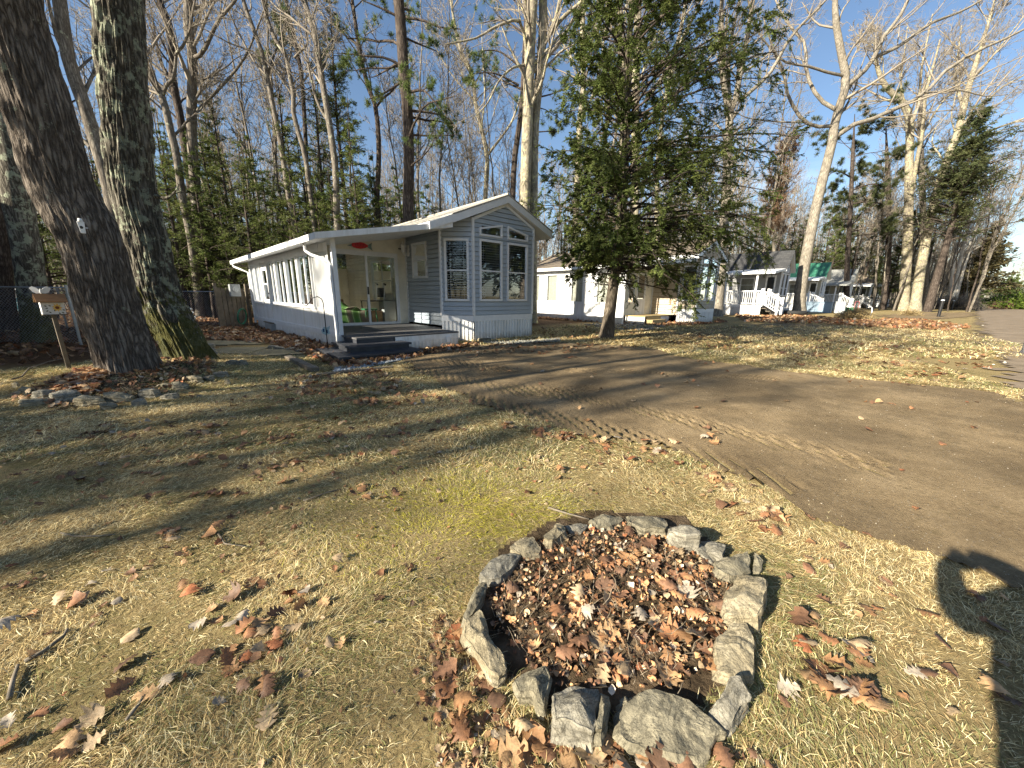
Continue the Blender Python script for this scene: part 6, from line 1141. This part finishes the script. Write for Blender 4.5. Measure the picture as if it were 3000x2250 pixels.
mb=MB(); mb.sm=True; R3=random.Random(3); pts=[]
for k in range(150): a=k*2*PI/18; q=.14+.02*math.sin(k*.7); pts.append((q*math.cos(a),-.08+.05*math.sin(k*.37),.0+q*1.9*math.sin(a)))
mb.tube(pts,.016,6); o=mb.build('garden_hose',M['green_hose']); o.location=(*hw(-4.55,8.0),.45); o.rotation_euler=(0,0,HR+.2); tag(o,'coiled green garden hose hanging by the meter box','hose')
# stake with pink ribbon, stacked stones ornament, hooks
x,y=gp(553,948); s=empty('survey_stake',(x,y,0),0,'wooden stake with a pink ribbon near the fence','stake'); mb=MB(); mb.bar((0,0,0),(-.03,0,.95),.045,.02); mb.build('stake',M['wood_new'],s); mb=MB(); mb.box(-.06,-.0,-.02,.02,.55,.95); mb.build('ribbon',M['pink'],s)
x,y=gp(571,985); s=empty('stacked_stone_ornament',(x,y,0),0,'three white balanced stones on a thin rod beside the path','ornament')
for z,q in ((.55,.11),(.69,.085),(.80,.06)): mb=MB(); mb.sm=True; mb.lathe([(q*math.sin(PI*k/8)+.001,-q*.65*math.cos(PI*k/8)) for k in range(9)],(0,0,z),14); mb.build('stone',M['white'],s)
mb=MB(); mb.tube([(0,0,0),(0,0,.5)],.008,6); mb.build('rod',M['black'],s)
x,y=gp(963,1040); mb=MB(); mb.sm=True; zt=1.2; mb.tube([(0,0,0),(0,0,zt-.1),(-.02,0,zt-.02),(-.1,0,zt+.03),(-.2,0,zt-.0),(-.28,0,zt-.1),(-.34,0,zt-.16),(-.4,0,zt-.15),(-.42,0,zt-.09)],.009,6); mb.tube([(-.1,0,.0),(-.1,0,.12),(.1,0,.12),(.1,0,0)],.006,5); o=mb.build('shepherd_hook',M['black']); o.location=(x,y,0); o.rotation_euler=(0,0,.1); tag(o,'thin black shepherd hook standing beside the dark steps','plant hook')
x,y=gp(962,1038); s=empty('hanging_ornament',(x+.02,y-.05,.52),0,'small blue and white ornament on the black hook pole','ornament'); mb=MB(); mb.xprism([(-.09,.0),(-.03,.08),(.04,.07),(.1,.1),(.07,.0),(.1,-.06),(0,-.09),(-.07,-.06)],-.01,.01); mb.build('body',plain('pale_blue_paint',(.35,.5,.55)),s); mb=MB(); mb.box(-.05,-.02,-.014,-.011,-.03,.04); mb.box(.02,.05,-.014,-.011,-.05,.02); mb.build('marks',M['navy'],s)
x,y=gp(935,1025); b=empty('electric_cable_box',(*hw(-3.95,6.3),0),HR,'low grey cover box against the sunroom skirting','box'); mb=MB(); mb.box(-.1,.3,-.6,.5,0,.3); mb.build('body',M['grey_plastic'],b,.02); mb=MB(); mb.box(-.12,.32,-.62,.52,.302,.33); mb.build('lid',M['wood_old'],b)
# teal chair far left in the trees
c=empty('teal_chair',(*gp(60,940)[:2],0),.5,'teal garden chair in shade behind the left tree','chair'); 
M['teal2']=plain('teal_plastic',(.01,.16,.2),.4)
mb=MB(); mb.box(-.25,.25,-.25,.25,.40,.44); mb.build('seat',M['teal2'],c,.01); mb=MB(); mb.box(-.25,.25,.22,.26,.44,.95); mb.build('backrest',M['teal2'],c,.01)
for sx in (-.22,.22):
    for sy in (-.22,.22): mb=MB(); mb.box(sx-.02,sx+.02,sy-.02,sy+.02,0,.4); mb.build('leg',M['teal2'],c)
mb=MB(); [mb.tube([(-2.2+.5*k,0,.3+.1*(k%2)),(-1.6+.5*k,.1,.45-.1*(k%3)),(-1.+.5*k,-.1,.35)],.03,6) for k in range(5)]; 
# bollards
def bollard(px,py,h,lab,rr=.06,D=None):
    x,y=gp(px,py) if D is None else (PX(px,py,D)[0],D); b=empty('bollard',(x,y,0),0,lab,'bollard','dark posts along the road'); mb=MB(); mb.lathe([(rr,0),(rr,h),(rr*.9,h+.01)],(0,0,0),14); mb.build('post',M['black'],b); mb=MB(); mb.sm=True; mb.lathe([(rr*1.1,h+.012),(rr*1.1,h+.05),(rr*.6,h+.1),(.005,h+.11)],(0,0,0),14); mb.build('cap',M['white'],b)
bollard(2753,914,1.25,'nearest white capped dark bollard left of the road',.1,D=30); bollard(2792,890,1.2,'white capped dark bollard farthest along the road',.12,D=52); bollard(2808,888,1.1,'short white capped post beside the dark thicket',.12,D=56)
x,y=gp(3000,1038); b=empty('bollard',(x+.06,y,0),0,'dark post with pale patches cut by the right frame edge','bollard'); mb=MB(); mb.lathe([(.11,0),(.12,.05),(.1,.1),(.09,1.0),(.07,1.05)],(0,0,0),16); mb.build('post',nmat('scuffed_black_post',(.015,.015,.02),(.2,.2,.2),9,.4),b)
# things beside the small cottages
def bucket(u,v,z,lab,r=.17,h=.38,m='white'):
    b=empty('bucket',(*hw(u,v),z),0,lab,'bucket'); mb=MB(); mb.sm=False; mb.lathe([(r*.85,0),(r,h),(r*1.06,h),(r*1.06,h+.03),(r*.9,h+.03),(r*.88,h*.9)],(0,0,0),18); mb.build('tub',M[m],b); mb=MB(); mb.tube([(r*math.cos(a),0,h+r*.5*math.sin(a)) for a in [PI*k/10 for k in range(11)]],.007,5); mb.build('handle',M['steel'],b)
bucket(31.5,-.9,0,'white bucket at the foot of the white stair rail, lower one',.24,.5); bucket(31.6,-.7,.55,'second white bucket stacked on the lower one',.24,.42)
b=empty('planter',(*hw(31.,-1.6),0),0,'round black tyre planter in front of the grey cottage','planter'); mb=MB(); mb.sm=True; mb.lathe([(.7,0),(.85,.1),(.88,.22),(.8,.34),(.62,.36),(.55,.3)],(0,0,0),24); mb.build('tyre',M['rubber'],b)
b=empty('bench_table',(*hw(30.6,.6),0),HR,'brown wooden board table beside the front windows of the grey cottage','table'); mb=MB(); mb.box(-.7,.7,-.3,.3,1.25,1.35); mb.build('table_top',M['wood_old'],b); 
for sx in (-.6,.6): mb=MB(); mb.box(sx-.06,sx+.06,-.25,.25,0,1.25); mb.build('leg',M['vinyl_white'],b)
def bin_(u,v,w,d,h,m,lab,nm='storage_bin'):
    b=empty(nm,(*hw(u,v),0),HR,lab,'bin'); mb=MB(); mb.box(-w/2,w/2,-d/2,d/2,0,h); mb.build('body',M[m],b,.03); mb=MB(); mb.box(-w/2-.04,w/2+.04,-d/2-.04,d/2+.04,h+.002,h+.07); mb.build('lid',M[m],b,.02)
bin_(40.,-1.6,.9,2.4,.95,'blue','pale blue chest below the railing of the green roofed cottage'); bin_(40.3,-3.3,.7,.8,1.0,'grey_plastic','pale green grey bin at the end of the blue chest'); bin_(42.,-3.6,1.6,1.2,.45,'green_bin','low bright green box on the grass beside the cottages')
wb=empty('hand_truck',(*hw(40.5,-4.4),0),HR,'red wheeled hand truck standing on the grass before the cottages','hand truck'); mb=MB(); mb.tube([(0,-.2,.15),(.1,-.2,1.5),(.12,0,1.6),(.1,.2,1.5),(0,.2,.15)],.03,6); wb.scale=(.7,.7,.7); mb.build('frame',plain('faded_red_paint',(.3,.04,.04)),wb)
for sy in (-.32,.32): mb=MB(); mb.b=None; mb.tube([(0,sy-.05,.2),(0,sy+.05,.2)],.22,14); mb.build('wheel',M['rubber'],wb); mb=MB(); mb.tube([(0,sy-.056,.2),(0,sy+.056,.2)],.1,10); mb.build('hub',M['white'],wb)
mb=MB(); mb.sm=True; mb.tube([(0,0,0),(.1,0,.5),(.05,0,.75),(-.1,0,.85),(-.22,0,.78)],[.04,.04,.035,.03,.015],6); o=mb.build('garden_hook',M['white']); o.location=(*gp(2545,936),0); tag(o,'curved white garden ornament beside the dry grass clump','ornament')
g=empty('covered_grill',(*hw(88.5,-7.2),0),HR,'dark covered grill beside the farthest cottage','grill'); mb=MB(); mb.sm=True; mb.lathe([(.5,.7),(.62,.9),(.6,1.2),(.4,1.45),(.05,1.5)],(0,0,0),16); mb.build('lid',M['black'],g)
for k in range(3): mb=MB(); a=k*2.1; mb.tube([(.45*math.cos(a),.45*math.sin(a),.75),(.6*math.cos(a),.6*math.sin(a),0)],.04,6); mb.build('leg',M['black'],g)
# ------------------------------------------------------------------ neighbour and trees behind the viewer: they cast the long shadows
_nb=park_home(hw(-15.,1.8),'park_home','neighbouring park home left of the viewer, outside the frame','siding_grey','shingle_dark',2.69,-3.6,7.7)[0]; _nb.scale=(1,1,1.33)  # height stretched so its shadow reaches up the sunroom wall
mbs=empty('annex',(*hw(-15.,1.8),0),HR,'white lean-to annex of the neighbouring park home outside the frame','annex'); slab([(-4.05,-.12,2.49),(-.72,-.12,3.10),(-.72,8.7,3.10),(-4.05,8.7,2.40)],.155).build('roof',M['vinyl_white'],mbs); mb=MB(); mb.box(-3.9,-.75,2.7,8.3,0,2.4); mb.build('wall',M['vinyl_white'],mbs)
def back(p,s): return (p*.582+s*.813,-p*.813+s*.582)
for i,(pr,p,s,sc,lab) in enumerate([(PB[2],-4.35,-9,1.0,'bare tree behind the viewer casting the narrow shadow left of the lawn centre'),(PC[1],-3.3,-9.5,.55,'small spruce behind the viewer casting the wide soft lawn shadow'),(PB[0],-3.9,-19,1.2,'bare tree behind the viewer left of the small spruce'),(PB[3],-4.6,-24,1.2,'thin bare tree farther behind the viewer'),(PC[1],-2.62,-5.5,.36,'smallest spruce behind the viewer shading the lawn left of the ring'),
   (PC[1],-5.9,-13,1.2,'spruce behind the viewer left of the bare trees'),(PC[3],-2.55,-27,.8,'high crowned spruce behind the viewer shading the dirt driveway'),(PC[3],-3.95,-24,1.,'narrow spruce behind the viewer shading the middle of the driveway'),(PC[0],-7.0,-12,1.3,'tall spruce behind the viewer shading the ground before the bay'),(PB[4],-6.6,-8,1.1,'cream barked tree behind the viewer beside the neighbouring home'),(PB[5],-2.8,-20,1.1,'dark bare tree far behind the viewer'),(PB[2],-3.6,-24,1.2,'tall bare tree far behind the viewer'),(PC[3],-4.9,-30,1.2,'thin spruce far behind the viewer'),(PC[2],-7.,-20,1.4,'hemlock behind the viewer near the neighbouring home'),(PB[5],-11,-26,1.3,'dark tree beyond the neighbouring home'),(PC[3],-9.,-34,1.2,'high crowned spruce beyond the neighbouring home')]):
    x,y=back(p,s); place(pr,x,y,sc,lab,None)
for i in range(80):
    p=r_.uniform(4,46); s_=r_.uniform(-30,16)
    x,y=back(p,s_)
    if i<60: x,y=r_.uniform(-22,55),r_.uniform(-40,-16)
    if .582*x-.813*y<3: continue
    k=i%2; j=r_.choice([0,1,2,4,5]) if k else r_.choice([0,1,2,3]); place((PB if k else PC)[j],x,y,r_.uniform(.9,1.3),('bare tree' if k else 'evergreen')+' across the road behind the viewer','trees across the road behind the viewer '+('bare' if k else 'evergreen'))
# ------------------------------------------------------------------ the person holding the phone (behind the lens)
def person():
    r=empty('person',(0.05,-.42,0),0,'photographer in dark clothes holding a phone with both hands, seen only as a shadow','person')
    V=[(0,0,.95),(0,.0,1.15),(0,.0,1.35),(0,.01,1.47),(0,.02,1.56),(0,.03,1.66),(0,.02,1.73),
       (-.09,0,.9),(-.1,.03,.5),(-.11,0,.08),(-.12,.12,.03),(.09,0,.9),(.1,.03,.5),(.11,0,.08),(.12,.12,.03),
       (-.17,.0,1.40),(-.42,.09,1.27),(-.2,.33,1.29),(.17,.0,1.40),(.30,.07,1.18),(.09,.33,1.29),(-.14,.37,1.32),(.05,.37,1.31)]
    E=[(0,1),(1,2),(2,3),(3,4),(4,5),(5,6),(0,7),(7,8),(8,9),(9,10),(0,11),(11,12),(12,13),(13,14),(2,15),(15,16),(16,17),(2,18),(18,19),(19,20),(17,21),(20,22)]
    R=[.3,.28,.3,.08,.09,.12,.08,.15,.11,.075,.06,.15,.11,.075,.06,.1,.075,.05,.1,.075,.05,.05,.05]
    hands=[(21,-1),(22,1)]
    for h,sg in hands:
        b0=V[h]
        for k in range(5):
            n0=len(V); 
            if k<4: a=(b0[0]+.012*sg*-1,b0[1]+.02,b0[2]+.03-.02*k); c=(a[0]-.03*sg,a[1]+.03,a[2]+.005); d=(a[0]-.055*sg,a[1]+.02,a[2]+.004); rr=.009
            else: a=(b0[0],b0[1]-.0,b0[2]+.03); c=(a[0]-.03*sg,a[1]+.005,a[2]+.015); d=(a[0]-.05*sg,a[1]+.01,a[2]+.012); rr=.011
            V.extend([a,c,d]); R.extend([rr*1.1,rr,rr*.8]); E.extend([(h,n0),(n0,n0+1),(n0+1,n0+2)])
    me=bpy.data.meshes.new('body'); me.from_pydata(V,E,[]); o=link('body',me,nmat('dark_jacket_and_skin',(.03,.035,.05),(.05,.055,.07),4,.9),r); md=o.modifiers.new('s','SKIN'); sv=me.skin_vertices[0].data
    for i,q in enumerate(R): sv[i].radius=(q,q*(.75 if i<3 else 1)); 
    sv[0].use_root=True; ss=o.modifiers.new('d','SUBSURF'); ss.levels=1; ss.render_levels=1
    mb=MB(); mb.sm=True; mb.lathe([(.02,1.60),(.1,1.63),(.115,1.70),(.1,1.77),(.05,1.81),(.01,1.82)],(0,.0,0),16); mb.build('hair',M['wood_brown'],r)
    mb=MB(); mb.sm=True; mb.tube([(0,.11,1.67),(0,.145,1.64),(0,.12,1.63)],[.01,.016,.008],6); mb.build('nose',plain('skin',(.5,.3,.22)),r)
    ph=empty('phone',(.0,-.035,1.3),0,'slim dark phone held upright behind the lens','phone'); mb=MB(); mb.box(-.085,.07,-.012,.012,-.04,.04); mb.build('case',M['black'],ph,.004); mb=MB(); mb.box(-.08,.065,-.0135,-.0125,-.035,.035); mb.build('screen',M['glass'],ph)
person()
# ================================================================== SKY, SUN, CAMERA
w=bpy.data.worlds.new('World'); SC.world=w; w.use_nodes=True; nt=w.node_tree; nt.nodes.clear()
out=nt.nodes.new('ShaderNodeOutputWorld'); bg=nt.nodes.new('ShaderNodeBackground'); nt.links.new(bg.outputs[0],out.inputs[0])
sk=nt.nodes.new('ShaderNodeTexSky'); sk.sky_type='NISHITA'; sk.sun_disc=False
L=-SUNV; el=math.asin(L[2]); az=math.atan2(L[0],L[1]); sk.sun_elevation=el; sk.sun_rotation=az; sk.air_density=1.0; sk.dust_density=.4; sk.ozone_density=2.2
tc=nt.nodes.new('ShaderNodeTexCoord'); mp=nt.nodes.new('ShaderNodeMapping'); mp.inputs['Scale'].default_value=(1.2,1.2,5.5); nt.links.new(tc.outputs['Generated'],mp.inputs[0])
n1=nt.nodes.new('ShaderNodeTexNoise'); n1.inputs['Scale'].default_value=2.2; n1.inputs['Detail'].default_value=8; n1.inputs['Roughness'].default_value=.6; nt.links.new(mp.outputs[0],n1.inputs['Vector'])
cl=ramp(nt,n1.outputs[0],[(.52,0.),(.72,.7)])
sx=nt.nodes.new('ShaderNodeSeparateXYZ'); nt.links.new(tc.outputs['Generated'],sx.inputs[0]); lo=ramp(nt,sx.outputs[2],[(.0,.8),(.16,.6),(.32,.02)])
mu=nt.nodes.new('ShaderNodeMath'); mu.operation='MULTIPLY'; nt.links.new(cl,mu.inputs[0]); nt.links.new(lo,mu.inputs[1])
mx=mix(nt,mu.outputs[0],sk.outputs[0],(7.5,7.8,8.4)); nt.links.new(mx,bg.inputs[0]); bg.inputs[1].default_value=.06
sd=bpy.data.lights.new('sun','SUN'); sd.energy=5.; sd.angle=rad(.55); sd.color=(1.,.9,.73); so=bpy.data.objects.new('sun',sd); COL.objects.link(so)
so.rotation_euler=Vector(tuple(SUNV)).to_track_quat('-Z','Y').to_euler(); so.location=(-30,-22,25)
cd=bpy.data.cameras.new('camera'); cd.sensor_width=36; cd.lens=FOC/3000*36; cd.clip_start=.02; cd.clip_end=2000; co=bpy.data.objects.new('camera',cd); COL.objects.link(co); SC.camera=co
f=Vector((0,CP,-SP)); u0=Vector((0,SP,CP)); r0=Vector((1,0,0))
# photo axes: a=a0*CR-b0*SR along r0 ; b=a0*SR+b0*CR along u0
ux=r0*CR+u0*SR; uy=-r0*SR+u0*CR
co.matrix_world=Matrix(((ux.x,uy.x,-f.x,0),(ux.y,uy.y,-f.y,0),(ux.z,uy.z,-f.z,H),(0,0,0,1)))
SC.view_settings.view_transform='Standard'; SC.view_settings.look='None'; SC.view_settings.exposure=1.58; SC.view_settings.gamma=1
SC.cycles.max_bounces=6; SC.cycles.diffuse_bounces=3; SC.cycles.glossy_bounces=3; SC.cycles.transparent_max_bounces=12; SC.cycles.transmission_bounces=4
SC.cycles.use_adaptive_sampling=True; SC.cycles.adaptive_threshold=.012; SC.render.use_persistent_data=False
try: SC.cycles.use_denoising=True; SC.cycles.denoiser='OPENIMAGEDENOISE'; SC.cycles.denoising_input_passes='RGB_ALBEDO_NORMAL'; SC.cycles.denoising_prefilter='NONE'
except Exception: pass
